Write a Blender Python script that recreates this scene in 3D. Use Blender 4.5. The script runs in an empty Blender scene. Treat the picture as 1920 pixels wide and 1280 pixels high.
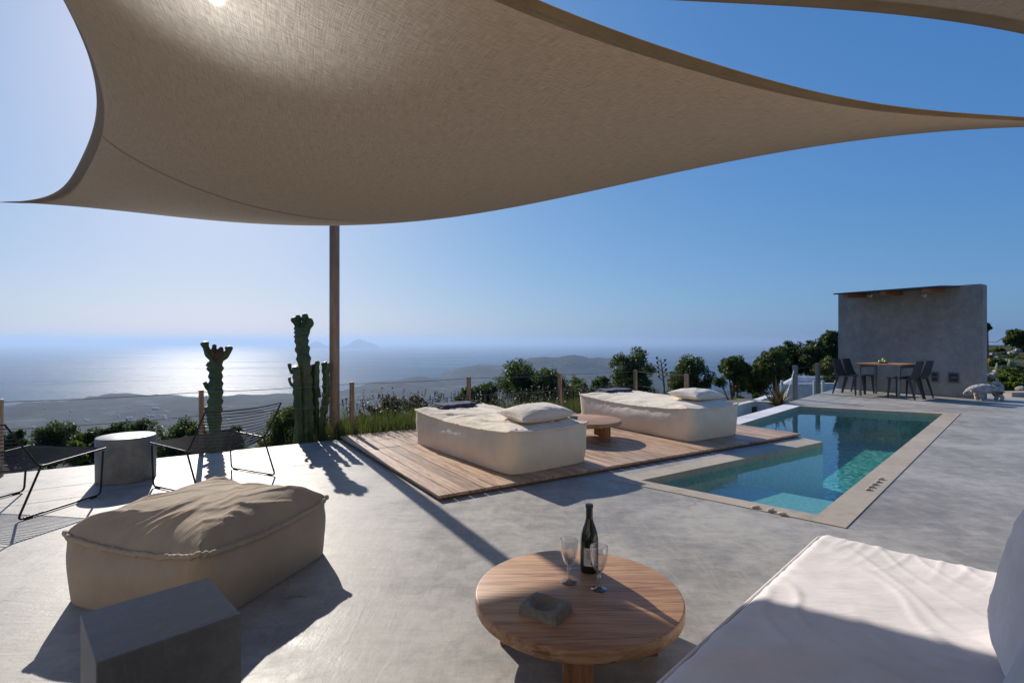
import bpy, bmesh, math, random
import numpy as np
from mathutils import Vector, Matrix, noise
from mathutils.geometry import tessellate_polygon
R = math.radians
sc = bpy.context.scene
col = sc.collection
# ------------------------------------------------------------------ camera, sky, sun
F, H0 = 975.0, 1.25
cam = bpy.data.cameras.new("camera"); cam_o = bpy.data.objects.new("camera", cam); col.objects.link(cam_o)
cam.sensor_width = 36; cam.lens = 36 * F / 1920
cam_o.location = (0, 0, H0); cam_o.rotation_euler = (R(90), 0, 0)
cam.clip_start = 0.05; cam.clip_end = 400000
sc.camera = cam_o
SUN_AZ, SUN_EL = 29.87, 28.7          # azimuth to the left of +Y
w = bpy.data.worlds.new("World"); sc.world = w; w.use_nodes = True
nt = w.node_tree; bg = nt.nodes["Background"]
sky = nt.nodes.new("ShaderNodeTexSky"); sky.sky_type = 'NISHITA'; sky.sun_disc = False
sky.sun_elevation = R(SUN_EL); sky.sun_rotation = R(-SUN_AZ)
sky.altitude = 300; sky.air_density = 1.0; sky.dust_density = 1.2; sky.ozone_density = 2.2
# the photograph is printed with a compressed, bluer sky: grade the sky colour itself, channel by channel
sp_ = nt.nodes.new("ShaderNodeSeparateColor"); cb_ = nt.nodes.new("ShaderNodeCombineColor"); nt.links.new(sky.outputs[0], sp_.inputs[0])
tcw_ = nt.nodes.new("ShaderNodeTexCoord"); ez_ = nt.nodes.new("ShaderNodeSeparateXYZ"); nt.links.new(tcw_.outputs["Generated"], ez_.inputs[0])
for i_, (g_, k_) in enumerate(((.93, .415), (.63, 1.05), (.40, 2.50))):
    pw_ = nt.nodes.new("ShaderNodeMath"); pw_.operation = 'POWER'; pw_.inputs[1].default_value = g_
    ml_ = nt.nodes.new("ShaderNodeMath"); ml_.operation = 'MULTIPLY'; ml_.inputs[1].default_value = k_
    nt.links.new(sp_.outputs[i_], pw_.inputs[0]); nt.links.new(pw_.outputs[0], ml_.inputs[0])
    m2_ = nt.nodes.new("ShaderNodeMath"); m2_.operation = 'MULTIPLY'; nt.links.new(ml_.outputs[0], m2_.inputs[0]); nt.links.new(m2_.outputs[0], cb_.inputs[i_])
    e1_ = nt.nodes.new("ShaderNodeMath"); e1_.operation = 'MULTIPLY'; e1_.inputs[1].default_value = -9.0; nt.links.new(ez_.outputs[2], e1_.inputs[0])
    e2_ = nt.nodes.new("ShaderNodeMath"); e2_.operation = 'EXPONENT'; nt.links.new(e1_.outputs[0], e2_.inputs[0])
    e3_ = nt.nodes.new("ShaderNodeMath"); e3_.operation = 'MULTIPLY_ADD'; e3_.inputs[1].default_value = (-.17, -.02, .02)[i_]; e3_.inputs[2].default_value = 1.0
    nt.links.new(e2_.outputs[0], e3_.inputs[0]); nt.links.new(e3_.outputs[0], m2_.inputs[1])
nt.links.new(cb_.outputs[0], bg.inputs[0]); bg.inputs[1].default_value = 0.093
sl = bpy.data.lights.new("sun", 'SUN'); sl.energy = 4.3; sl.angle = R(0.5); sl.color = (1, .93, .84)
so = bpy.data.objects.new("sun", sl); col.objects.link(so)
sdir = Vector((-math.sin(R(SUN_AZ)) * math.cos(R(SUN_EL)), math.cos(R(SUN_AZ)) * math.cos(R(SUN_EL)), math.sin(R(SUN_EL))))
so.rotation_euler = sdir.to_track_quat('Z', 'Y').to_euler()
so.location = (-20, 30, 30)
sc.view_settings.view_transform = 'Standard'; sc.view_settings.look = 'None'
sc.view_settings.exposure = 0.36; sc.view_settings.gamma = 1
cy = sc.cycles
cy.max_bounces = 8; cy.diffuse_bounces = 3; cy.glossy_bounces = 4; cy.transmission_bounces = 8
cy.transparent_max_bounces = 16; cy.volume_bounces = 0; cy.caustics_reflective = False; cy.caustics_refractive = False
cy.sample_clamp_indirect = 8; cy.use_denoising = True

def at(u, v, z=0.0):
    "point on the level z that the picture shows at (u, v) of 1920 x 1280"
    Y = F * (H0 - z) / (v - 640.0)
    return Vector(((u - 960) / F * Y, Y, z))
def atY(u, v, Y):
    return Vector(((u - 960) / F * Y, Y, H0 - (v - 640) / F * Y))
AX = Vector((.846, .533, 0)); BX = Vector((-.533, .846, 0))      # axes of deck and wall

# ------------------------------------------------------------------ materials
MATS = {}
class NB:
    def __init__(s, name):
        s.m = bpy.data.materials.new(name); s.m.use_nodes = True; s.nt = s.m.node_tree
        s.b = s.nt.nodes["Principled BSDF"]; s.out = s.nt.nodes["Material Output"]; MATS[name] = s.m
        s.tc = s.n("ShaderNodeTexCoord"); s.geo = s.n("ShaderNodeNewGeometry")
    def n(s, t, **k):
        nd = s.nt.nodes.new(t)
        for a, b in k.items(): setattr(nd, a, b)
        return nd
    def l(s, a, b): s.nt.links.new(a, b)
    def val(s, sock, v):
        if isinstance(v, (int, float, tuple)): sock.default_value = v
        else: s.l(v, sock)
    def noise(s, vec, scale, detail=4, rough=.55, dist=0):
        nd = s.n("ShaderNodeTexNoise"); s.l(vec, nd.inputs["Vector"])
        nd.inputs["Scale"].default_value = scale; nd.inputs["Detail"].default_value = detail
        nd.inputs["Roughness"].default_value = rough; nd.inputs["Distortion"].default_value = dist
        return nd.outputs["Fac"]
    def map(s, vec, sc_=(1, 1, 1), rot=(0, 0, 0), loc=(0, 0, 0)):
        nd = s.n("ShaderNodeMapping"); s.l(vec, nd.inputs[0])
        nd.inputs["Scale"].default_value = sc_; nd.inputs["Rotation"].default_value = rot; nd.inputs["Location"].default_value = loc
        return nd.outputs[0]
    def ramp(s, fac, stops):
        nd = s.n("ShaderNodeValToRGB"); s.l(fac, nd.inputs[0]); e = nd.color_ramp.elements
        while len(e) < len(stops): e.new(.5)
        for k, (p, c) in enumerate(stops):
            e[k].position = p; e[k].color = (*c, 1) if isinstance(c, tuple) else (c, c, c, 1)
        return nd.outputs[0]
    def math(s, op, a, b=0.0, c=0.0):
        nd = s.n("ShaderNodeMath", operation=op)
        for k, v in enumerate((a, b, c)): s.val(nd.inputs[k], v)
        return nd.outputs[0]
    def mix(s, f, a, b, mode='MIX'):
        nd = s.n("ShaderNodeMix", data_type='RGBA', blend_type=mode)
        s.val(nd.inputs[0], f)
        for k, v in ((6, a), (7, b)):
            s.val(nd.inputs[k], (*v, 1) if isinstance(v, tuple) and len(v) == 3 else v)
        return nd.outputs[2]
    def bump(s, h, strength=.3, dist=.01, norm=None):
        nd = s.n("ShaderNodeBump"); s.l(h, nd.inputs["Height"])
        nd.inputs["Strength"].default_value = strength; nd.inputs["Distance"].default_value = dist
        if norm: s.l(norm, nd.inputs["Normal"])
        s.l(nd.outputs[0], s.b.inputs["Normal"]); return nd.outputs[0]
    def set(s, color=None, rough=None, metal=None, spec=None, **k):
        for nm, v in (("Base Color", color), ("Roughness", rough), ("Metallic", metal), ("Specular IOR Level", spec)):
            if v is None: continue
            if isinstance(v, tuple) and len(v) == 3: v = (*v, 1)
            s.val(s.b.inputs[nm], v)
        return s.m

def concrete(name, c0, c1, rough=(.3, .5), scale=1.0, joints=False, bumps=.15, fine=True):
    m = NB(name); P = m.tc.outputs["Object"]
    a = m.noise(P, .9 * scale, 6, .62, .6); b = m.noise(P, 7 * scale, 5, .65, .3); c = m.noise(P, 60 * scale, 3, .6)
    st = m.noise(m.map(P, (1.2, 5, 1), (0, 0, .6)), 2.5 * scale, 5, .6, .4)
    f = m.math('ADD', m.math('MULTIPLY', a, .45), m.math('MULTIPLY', b, .3)); f = m.math('ADD', f, m.math('MULTIPLY', st, .13)); f = m.math('ADD', f, m.math('MULTIPLY', m.noise(P, 22 * scale, 5, .7, .5), .12))
    dm_ = tuple(x * .78 for x in c0)
    colr = m.ramp(f, [(.38, dm_), (.46, c0), (.56, c1), (.64, tuple(min(1, x * 1.14) for x in c1))])
    arc = m.noise(m.map(P, (1.0, 6.5, 1), (0, 0, -.35)), 3.2 * scale, 6, .7, 1.6); arc2 = m.noise(m.map(P, (6, 1.2, 1), (0, 0, .25)), 2.6 * scale, 6, .7, 1.4)
    colr = m.mix(m.ramp(arc, [(.50, 0.0), (.70, .40)]), colr, dm_); colr = m.mix(m.ramp(arc2, [(.52, 0.0), (.72, .36)]), colr, tuple(min(1, x * 1.2) for x in c1))
    spk = m.noise(P, 130 * scale, 2, .5); colr = m.mix(m.ramp(spk, [(.66, 0.0), (.72, .45)]), colr, tuple(x * .35 for x in c0))
    colr = m.mix(m.math('MULTIPLY', c, .25), colr, tuple(x * .6 for x in c0))
    rg = m.n("ShaderNodeMapRange"); m.l(m.math('ADD', m.math('MULTIPLY', a, .5), m.math('MULTIPLY', b, .5)), rg.inputs[0])
    rg.inputs[1].default_value = .35; rg.inputs[2].default_value = .65; rg.inputs[3].default_value = rough[0]; rg.inputs[4].default_value = rough[1]
    h = m.math('ADD', m.math('MULTIPLY', b, .6), m.math('MULTIPLY', c, .25)); h = m.math('ADD', h, m.math('MULTIPLY', st, .5)); h = m.math('ADD', h, m.math('MULTIPLY', m.math('ADD', arc, arc2), .5))
    if joints:
        sx = m.n("ShaderNodeSeparateXYZ"); m.l(P, sx.inputs[0])
        d = m.math('ADD', m.math('MULTIPLY', sx.outputs[0], -.557), m.math('MULTIPLY', sx.outputs[1], .83))
        e = m.math('ADD', m.math('MULTIPLY', sx.outputs[0], .83), m.math('MULTIPLY', sx.outputs[1], .557))
        lim = m.math('LESS_THAN', e, 1.7)
        j = None
        for q in (6.24, 5.51):
            k = m.math('LESS_THAN', m.math('ABSOLUTE', m.math('SUBTRACT', d, q)), .004)
            j = k if j is None else m.math('MAXIMUM', j, k)
        # far platform joints
        e2 = m.math('ADD', m.math('MULTIPLY', sx.outputs[0], .846), m.math('MULTIPLY', sx.outputs[1], .533))
        d2 = m.math('ADD', m.math('MULTIPLY', sx.outputs[0], -.533), m.math('MULTIPLY', sx.outputs[1], .846))
        far = m.math('GREATER_THAN', sx.outputs[1], 9.4)
        k2 = m.math('MAXIMUM', m.math('LESS_THAN', m.math('ABSOLUTE', m.math('SUBTRACT', e2, 12.35)), .006),
                    m.math('LESS_THAN', m.math('ABSOLUTE', m.math('SUBTRACT', d2, 6.3)), .006))
        j = m.math('MAXIMUM', m.math('MULTIPLY', j, lim), m.math('MULTIPLY', k2, far))
        colr = m.mix(m.math('MULTIPLY', j, .75), colr, (.03, .03, .03))
        h = m.math('SUBTRACT', h, m.math('MULTIPLY', j, 1.5))
        dn = m.n("ShaderNodeTexNoise"); m.l(P, dn.inputs["Vector"]); dn.inputs["Scale"].default_value = 1.7; dn.inputs["Detail"].default_value = 5
        av = m.n("ShaderNodeVectorMath", operation='MULTIPLY_ADD'); m.l(dn.outputs["Color"], av.inputs[0]); av.inputs[1].default_value = (.5, .5, 0); m.l(P, av.inputs[2])
        ve = m.n("ShaderNodeTexVoronoi", feature='DISTANCE_TO_EDGE'); ve.inputs["Scale"].default_value = .55; m.l(av.outputs[0], ve.inputs["Vector"])
        hc = m.math('MULTIPLY', m.math('LESS_THAN', ve.outputs["Distance"], .0011), m.math('GREATER_THAN', m.noise(P, .8, 2), .5))
        colr = m.mix(m.math('MULTIPLY', hc, .35), colr, (.07, .065, .06))
    m.bump(h, bumps, .004)
    return m.set(colr, rg.outputs[0], spec=.24 if joints else .3)

def wood(name, c0, c1, axis=(1, 0, 0), scale=1.0, rough=.5, island=False):
    m = NB(name); P = m.tc.outputs["Object"]
    s = (2.2, 30, 30) if axis[0] else (30, 2.2, 30) if axis[1] else (30, 30, 2.2)
    vec = m.map(P, s)
    if island:
        vm = m.n("ShaderNodeVectorMath", operation='ADD'); m.l(vec, vm.inputs[0])
        cmb = m.n("ShaderNodeCombineXYZ"); rr = m.math('MULTIPLY', m.geo.outputs["Random Per Island"], 400)
        for q in range(3): m.l(rr, cmb.inputs[q])
        m.l(cmb.outputs[0], vm.inputs[1]); vec = vm.outputs[0]
    g = m.noise(vec, 1.0 * scale, 6, .6, 1.0); g2 = m.noise(vec, 4.0 * scale, 4, .6, .4); b = m.noise(P, 2.5, 3, .5)
    f = m.math('ADD', m.math('MULTIPLY', g, .6), m.math('MULTIPLY', g2, .25)); f = m.math('ADD', f, m.math('MULTIPLY', b, .15))
    colr = m.ramp(f, [(.37, tuple(x * .72 for x in c0)), (.44, c0), (.52, tuple((x + y) / 2 for x, y in zip(c0, c1))), (.62, c1)])
    ck = m.noise(vec, .55 * scale, 3, .5, .5); colr = m.mix(m.ramp(ck, [(.31, .7), (.335, 0.0)]), colr, tuple(x * .3 for x in c0))
    if island:
        hs = m.n("ShaderNodeHueSaturation"); m.l(colr, hs.inputs["Color"])
        m.l(m.math('ADD', m.math('MULTIPLY', m.geo.outputs["Random Per Island"], .4), .8), hs.inputs["Value"]); colr = hs.outputs[0]
    m.bump(f, .16, .003)
    return m.set(colr, rough, spec=.4)

def fabric(name, c, c2=None, weave=900, rough=.9, trans=0.0, wr=.5):
    m = NB(name); P = m.tc.outputs["Object"]; c2 = c2 or tuple(x * .86 for x in c)
    n1 = m.noise(P, 3.0, 5, .6); n2 = m.noise(P, weave * .35, 2, .6)
    colr = m.ramp(n1, [(.35, c2), (.6, c)]); colr = m.mix(m.math('MULTIPLY', n2, .18), colr, tuple(x * .7 for x in c2))
    w1 = m.noise(m.map(P, (1, 1, 1), (.3, .4, .5)), 9, 4, .6, 1.2)
    rg_ = m.noise(m.map(P, (3, 14, 3), (0, 0, .5)), 1.3, 3, .5, .8); rg_ = m.math('SUBTRACT', 1.0, m.math('MULTIPLY', m.math('ABSOLUTE', m.math('SUBTRACT', rg_, .5)), 9.0)); rg_ = m.math('MAXIMUM', rg_, 0.0)
    h = m.math('ADD', m.math('ADD', m.math('MULTIPLY', w1, wr), m.math('MULTIPLY', rg_, .22 * wr)), m.math('MULTIPLY', n2, .07))
    m.bump(h, .35, .02)
    m.b.inputs["Sheen Weight"].default_value = .15
    return m.set(colr, rough, spec=.15)

concrete("floor_cement", (.285, .268, .243), (.415, .392, .355), (.38, .66), 1.0, True, .5)
concrete("stool_cement", (.20, .205, .20), (.28, .285, .28), (.35, .5), 2.0)
concrete("block_cement", (.11, .115, .12), (.17, .172, .175), (.4, .6), 1.3)
concrete("wall_cement", (.26, .25, .235), (.35, .335, .31), (.7, .9), .8, False, .5)
concrete("coping_stone", (.41, .345, .265), (.47, .40, .315), (.5, .7), 1.6)
concrete("bounce_front_render", (.70, .60, .47), (.80, .71, .57), (.8, .95), .6)
concrete("white_render", (.6, .6, .6), (.74, .74, .74), (.7, .9), 1.5)
concrete("ashtray_cement", (.17, .16, .13), (.25, .235, .2), (.6, .8), 6.0)
wood("table_wood", (.31, .158, .075), (.52, .31, .175), (1, 0, 0), 1.0, .48)
wood("leg_wood", (.25, .11, .05), (.42, .21, .11), (0, 0, 1), 1.0, .5)
wood("deck_wood", (.30, .18, .105), (.56, .385, .26), (0, 1, 0), 1.0, .45, True)
wood("pole_wood", (.29, .19, .125), (.44, .30, .21), (0, 0, 1), .8, .45)
wood("post_wood", (.22, .14, .08), (.42, .30, .19), (0, 0, 1), 1.0, .6)
wood("beam_wood", (.22, .10, .045), (.36, .17, .08), (1, 0, 0), 1.0, .6)
fabric("cream_cotton", (.80, .69, .54)); fabric("taupe_cotton", (.43, .34, .24), wr=.7)
fabric("white_cotton", (.82, .76, .74), wr=.25); fabric("pillow_cotton", (.76, .67, .55)); fabric("towel_cotton", (.07, .08, .13), wr=.9)
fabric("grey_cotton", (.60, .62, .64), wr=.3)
m = NB("black_metal"); m.set((.018, .018, .02), .42, .6)
m = NB("grey_metal"); m.set((.22, .23, .22), .45, .7)
m = NB("steel_cable"); m.set((.18, .18, .18), .4, .9)
m = NB("charcoal_plastic"); m.bump(m.noise(m.tc.outputs["Object"], 300, 2), .1, .002); m.set((.035, .038, .042), .5)
m = NB("white_plastic"); m.set((.6, .6, .58), .4)
m = NB("rubber"); m.set((.02, .02, .02), .7)
m = NB("sail_rope"); m.set((.06, .06, .06), .8)
m = NB("shell"); m.set(m.ramp(m.noise(m.tc.outputs["Object"], 60, 3), [(.4, (.45, .37, .27)), (.6, (.72, .66, .56))]), .5)
m = NB("fruit"); m.set(m.ramp(m.noise(m.tc.outputs["Object"], 20, 3), [(.4, (.35, .42, .08)), (.6, (.5, .55, .18))]), .4)
m = NB("ceramic"); m.set((.10, .11, .12), .3)
m = NB("label_paper"); m.set(m.ramp(m.noise(m.tc.outputs["Object"], 80, 3), [(.3, (.5, .49, .48)), (.7, (.58, .57, .56))]), .7)
m = NB("ink"); m.set((.06, .06, .07), .7)
m = NB("foil"); m.set((.012, .012, .013), .45)
m = NB("bottle_glass"); m.b.inputs["Transmission Weight"].default_value = .35; m.set((.012, .02, .01), .05)
m = NB("wine"); m.set((.02, .015, .005), .2)
m = NB("crystal"); tr = m.n("ShaderNodeBsdfTransparent"); tr.inputs[0].default_value = (.93, .935, .94, 1); gl = m.n("ShaderNodeBsdfGlossy"); gl.inputs["Roughness"].default_value = .03
dt_ = m.n("ShaderNodeVectorMath", operation='DOT_PRODUCT'); m.l(m.geo.outputs["Incoming"], dt_.inputs[0]); m.l(m.geo.outputs["Normal"], dt_.inputs[1])
fz = m.math('SUBTRACT', 1.0, m.math('MINIMUM', m.math('ABSOLUTE', dt_.outputs["Value"]), 1.0)); fz = m.math('ADD', .09, m.math('MULTIPLY', .85, m.math('POWER', fz, 2.0)))
mx = m.n("ShaderNodeMixShader"); m.l(fz, mx.inputs[0]); m.l(tr.outputs[0], mx.inputs[1]); m.l(gl.outputs[0], mx.inputs[2]); m.l(mx.outputs[0], m.out.inputs[0])
m = NB("blue_glass"); m.b.inputs["Transmission Weight"].default_value = .7; m.set((.25, .45, .5), .1)

def foliage(name, cs, rough=.5, tr=.45):
    m = NB(name)
    r = m.geo.outputs["Random Per Island"]; n1 = m.noise(m.tc.outputs["Object"], 1.1, 2)
    f = m.math('ADD', m.math('MULTIPLY', r, .55), m.math('MULTIPLY', n1, .45))
    c = m.ramp(f, [(.25 + .5 * k / (len(cs) - 1), x) for k, x in enumerate(cs)])
    m.set(c, rough, spec=.4)
    t = m.n("ShaderNodeBsdfTranslucent"); m.l(m.mix(1, c, (1.2, 1.3, .5), 'MULTIPLY'), t.inputs[0])
    mx = m.n("ShaderNodeMixShader"); mx.inputs[0].default_value = tr
    m.l(m.b.outputs[0], mx.inputs[1]); m.l(t.outputs[0], mx.inputs[2]); m.l(mx.outputs[0], m.out.inputs[0])
foliage("leaf_dark", [(.025, .042, .014), (.05, .075, .024), (.085, .115, .036)])
foliage("leaf_olive", [(.045, .06, .018), (.08, .098, .028), (.13, .15, .045)])
foliage("leaf_bright", [(.08, .12, .02), (.14, .19, .03), (.2, .25, .05)])
foliage("leaf_reddish", [(.025, .022, .018), (.045, .035, .025), (.07, .06, .04)])
foliage("leaf_lavender", [(.05, .062, .03), (.085, .10, .05), (.13, .145, .085)])
foliage("lavender_flower", [(.04, .034, .038), (.06, .052, .058), (.09, .08, .085)], tr=.15)
foliage("agave_leaf", [(.06, .045, .025), (.12, .085, .05), (.22, .16, .09)], tr=.15)
foliage("yellow_flower", [(.5, .35, .03), (.6, .45, .05)])
foliage("pear_pad", [(.10, .14, .08), (.16, .2, .12), (.28, .3, .22)], tr=.1)
m = NB("bark"); m.bump(m.noise(m.map(m.tc.outputs["Object"], (8, 8, 1.5)), 3, 5), .6, .03)
m.set(m.ramp(m.noise(m.map(m.tc.outputs["Object"], (8, 8, 1.5)), 3, 4), [(.35, (.05, .035, .025)), (.65, (.14, .10, .075))]), .85)
m = NB("cactus_skin"); P = m.tc.outputs["Object"]
cf = m.noise(P, 3.5, 4, .6)
m.bump(m.noise(P, 40, 3), .3, .01)
m.set(m.ramp(cf, [(.35, (.03, .06, .025)), (.58, (.06, .10, .035)), (.68, (.12, .10, .06))]), .5)
m = NB("cactus_cork"); m.bump(m.noise(m.tc.outputs["Object"], 25, 4), .6, .02)
m.set(m.ramp(m.noise(m.tc.outputs["Object"], 8, 4), [(.35, (.06, .035, .03)), (.65, (.13, .085, .06))]), .85)
m = NB("soil"); m.bump(m.noise(m.tc.outputs["Object"], 12, 6), .6, .05)
m.set(m.ramp(m.noise(m.tc.outputs["Object"], 2.5, 6), [(.35, (.07, .055, .035)), (.65, (.17, .14, .09))]), .95)
m = NB("stone_grey"); m.bump(m.noise(m.tc.outputs["Object"], 6, 6), .7, .05)
m.set(m.ramp(m.noise(m.tc.outputs["Object"], 3, 5), [(.35, (.18, .16, .14)), (.65, (.38, .35, .31))]), .9)
m = NB("dog_fur"); m.bump(m.noise(m.map(m.tc.outputs["Object"], (1, 1, 2)), 40, 5), .9, .03)
m.set(m.ramp(m.noise(m.tc.outputs["Object"], 9, 5), [(.35, (.34, .32, .29)), (.65, (.6, .58, .54))]), .95)
m = NB("dark_nose"); m.set((.02, .018, .018), .4)

# sail cloth: woven, lets some light through, with a soft forward glow where the sun stands behind it
m = NB("sail_cloth"); UV = m.tc.outputs["UV"]
wv = m.noise(m.map(UV, (900, 60, 1)), 1, 3, .7); wu = m.noise(m.map(UV, (60, 900, 1)), 1, 3, .7)
big = m.noise(m.tc.outputs["Object"], .8, 4)
wz = m.math('ADD', m.math('MULTIPLY', wv, .5), m.math('MULTIPLY', wu, .5))
c = m.ramp(wz, [(.35, (.235, .195, .155)), (.65, (.43, .37, .305))])
c = m.mix(m.math('MULTIPLY', big, .25), c, (.24, .18, .12))
m.bump(wz, .25, .004); m.set(c, .9, spec=.1)
t = m.n("ShaderNodeBsdfTranslucent"); m.l(m.mix(1, c, (.55, .47, .38), 'MULTIPLY'), t.inputs[0])
m1 = m.n("ShaderNodeMixShader"); m1.inputs[0].default_value = .30; m.l(m.b.outputs[0], m1.inputs[1]); m.l(t.outputs[0], m1.inputs[2])
m2 = m1
for ior_, rg_, wt_ in ((1.03, .45, .0003), (1.10, .85, .0009), (1.30, .9, .015)):
    g = m.n("ShaderNodeBsdfRefraction"); g.inputs["IOR"].default_value = ior_; g.inputs["Roughness"].default_value = rg_
    m.l(m.ramp(wz, [(.38, (.35, .35, .37)), (.62, (1.0, .98, .95))]), g.inputs[0])
    m3 = m.n("ShaderNodeMixShader"); m3.inputs[0].default_value = wt_; m.l(m2.outputs[0], m3.inputs[1]); m.l(g.outputs[0], m3.inputs[2]); m2 = m3
m.l(m2.outputs[0], m.out.inputs[0])
fabric("sail_hem", (.30, .22, .13), (.23, .165, .095), wr=.2)

# pool water: clear surface that mirrors by angle and tints what lies below
m = NB("pool_water"); P = m.tc.outputs["Object"]
h = m.math('ADD', m.noise(m.map(P, (1, 1, 1), (0, 0, .4)), 5, 3, .5, .3), m.math('MULTIPLY', m.noise(P, 17, 2), .25))
bp = m.n("ShaderNodeBump"); bp.inputs["Strength"].default_value = .13; bp.inputs["Distance"].default_value = .02; m.l(h, bp.inputs["Height"])
dt_ = m.n("ShaderNodeVectorMath", operation='DOT_PRODUCT'); m.l(m.geo.outputs["Incoming"], dt_.inputs[0]); m.l(bp.outputs[0], dt_.inputs[1])
fz = m.math('SUBTRACT', 1.0, m.math('MINIMUM', m.math('ABSOLUTE', dt_.outputs["Value"]), 1.0)); fz = m.math('ADD', .02, m.math('MULTIPLY', .98, m.math('POWER', fz, 5.0)))
tr = m.n("ShaderNodeBsdfTransparent"); tr.inputs[0].default_value = (.76, .94, .92, 1)
gl = m.n("ShaderNodeBsdfGlossy"); gl.inputs["Roughness"].default_value = .02; gl.inputs[0].default_value = (.95, .97, 1, 1); m.l(bp.outputs[0], gl.inputs["Normal"])
mx = m.n("ShaderNodeMixShader"); m.l(fz, mx.inputs[0]); m.l(tr.outputs[0], mx.inputs[1]); m.l(gl.outputs[0], mx.inputs[2]); m.l(mx.outputs[0], m.out.inputs[0])
# pool mosaic: mixed tile tones, contrast raised to imitate caustic light ripples
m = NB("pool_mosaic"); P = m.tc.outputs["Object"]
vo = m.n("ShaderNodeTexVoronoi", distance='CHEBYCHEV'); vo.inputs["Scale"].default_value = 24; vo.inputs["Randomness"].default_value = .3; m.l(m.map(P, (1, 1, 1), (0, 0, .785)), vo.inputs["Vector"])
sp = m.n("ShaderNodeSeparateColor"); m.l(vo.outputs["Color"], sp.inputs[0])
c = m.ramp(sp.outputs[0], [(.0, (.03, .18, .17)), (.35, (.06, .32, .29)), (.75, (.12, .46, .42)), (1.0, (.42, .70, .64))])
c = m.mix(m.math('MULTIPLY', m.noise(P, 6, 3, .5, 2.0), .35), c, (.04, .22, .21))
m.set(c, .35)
m = NB("pool_wall_tile"); P = m.tc.outputs["Object"]
c = m.ramp(m.noise(P, 25, 2), [(.35, (.13, .30, .27)), (.65, (.24, .42, .37))]); m.set(c, .4)

# sea
m = NB("sea_water"); P = m.geo.outputs["Position"]
n1 = m.noise(m.map(P, (.004, .012, .01)), 1, 8, .65); n2 = m.noise(m.map(P, (.0004, .0022, .001), (0, 0, .12)), 1, 5, .6, .6); n3 = m.noise(m.map(P, (.05, .05, .05)), 1, 4, .7)
h = m.math('ADD', m.math('MULTIPLY', n1, .6), m.math('MULTIPLY', n3, .4))
m.bump(h, 1.0, 9.0)
m.set((.008, .035, .07), m.ramp(n2, [(.35, .24), (.65, .40)]), spec=.02)
# land seen from afar
m = NB("far_land"); P = m.geo.outputs["Position"]
n1 = m.noise(m.map(P, (.004, .004, .004)), 1, 8, .7, .4); n2 = m.noise(m.map(P, (.02, .006, .01), (0, 0, .5)), 1, 5, .6)
vo = m.n("ShaderNodeTexVoronoi"); vo.inputs["Scale"].default_value = .012; m.l(P, vo.inputs["Vector"])
sp = m.n("ShaderNodeSeparateColor"); m.l(vo.outputs["Color"], sp.inputs[0])
f = m.math('ADD', m.math('MULTIPLY', n1, .5), m.math('MULTIPLY', n2, .3)); f = m.math('ADD', f, m.math('MULTIPLY', sp.outputs[0], .2))
c = m.ramp(f, [(.34, (.004, .008, .008)), (.5, (.012, .017, .014)), (.58, (.022, .030, .030)), (.68, (.095, .10, .10))])
m.bump(n1, .8, 20); m.set(c, .95, spec=.1)
m = NB("hill_ground"); P = m.geo.outputs["Position"]
c = m.ramp(m.noise(P, .9, 7, .65), [(.35, (.02, .032, .012)), (.52, (.05, .062, .025)), (.70, (.15, .125, .08))]); m.bump(m.noise(P, 3, 6), .8, .15); m.set(c, .95, spec=.1)

# ------------------------------------------------------------------ builders
def tag(o, label=None, cat=None, group=None, kind=None):
    if label: o["label"] = label
    if cat: o["category"] = cat
    if group: o["group"] = group
    if kind: o["kind"] = kind
    return o
def thing(name, label, cat, loc=(0, 0, 0), rz=0.0, group=None):
    o = bpy.data.objects.new(name, None); col.objects.link(o); o.location = loc; o.rotation_euler = (0, 0, rz)
    o.empty_display_size = .1
    return tag(o, label, cat, group)
def mesh_obj(name, verts, faces, mat, parent=None, smooth=False):
    me = bpy.data.meshes.new(name); me.from_pydata([tuple(v) for v in verts], [], faces); me.update()
    if smooth: me.polygons.foreach_set("use_smooth", [True] * len(me.polygons))
    me.materials.append(MATS[mat]); o = bpy.data.objects.new(name, me); col.objects.link(o)
    if parent: o.parent = parent
    return o
def quads_obj(name, V, nq, mat, parent=None, k=4):
    "V: (nq*k,3) numpy array of separate faces"
    me = bpy.data.meshes.new(name); me.vertices.add(len(V)); me.vertices.foreach_set("co", V.astype(np.float32).ravel())
    me.loops.add(nq * k); me.loops.foreach_set("vertex_index", np.arange(nq * k, dtype=np.int32))
    me.polygons.add(nq); me.polygons.foreach_set("loop_start", np.arange(0, nq * k, k, dtype=np.int32))
    me.update(calc_edges=True); me.validate(); me.materials.append(MATS[mat])
    o = bpy.data.objects.new(name, me); col.objects.link(o)
    if parent: o.parent = parent
    return o
def catmull(pts, n=6):
    P = [Vector(p) for p in pts]; P = [P[0] * 2 - P[1]] + P + [P[-1] * 2 - P[-2]]; out = []
    for i in range(1, len(P) - 2):
        for k in range(n):
            f = k / n; a, b, c, d = P[i - 1:i + 3]
            out.append(.5 * (2 * b + (c - a) * f + (2 * a - 5 * b + 4 * c - d) * f * f + (-a + 3 * b - 3 * c + d) * f ** 3))
    out.append(P[-2]); return out
def fillet(pts, r=.03, n=4, closed=False):
    P = [Vector(p) for p in pts]; out = [] ; N = len(P)
    for i in range(N):
        if not closed and i in (0, N - 1): out.append(P[i]); continue
        a, b, c = P[i - 1], P[i], P[(i + 1) % N]
        d1 = (a - b); d2 = (c - b); rr = min(r, d1.length * .45, d2.length * .45)
        p, q = b + d1.normalized() * rr, b + d2.normalized() * rr
        for k in range(n + 1):
            t = k / n; out.append(p * (1 - t) ** 2 + b * 2 * t * (1 - t) + q * t * t)
    return out
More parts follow.
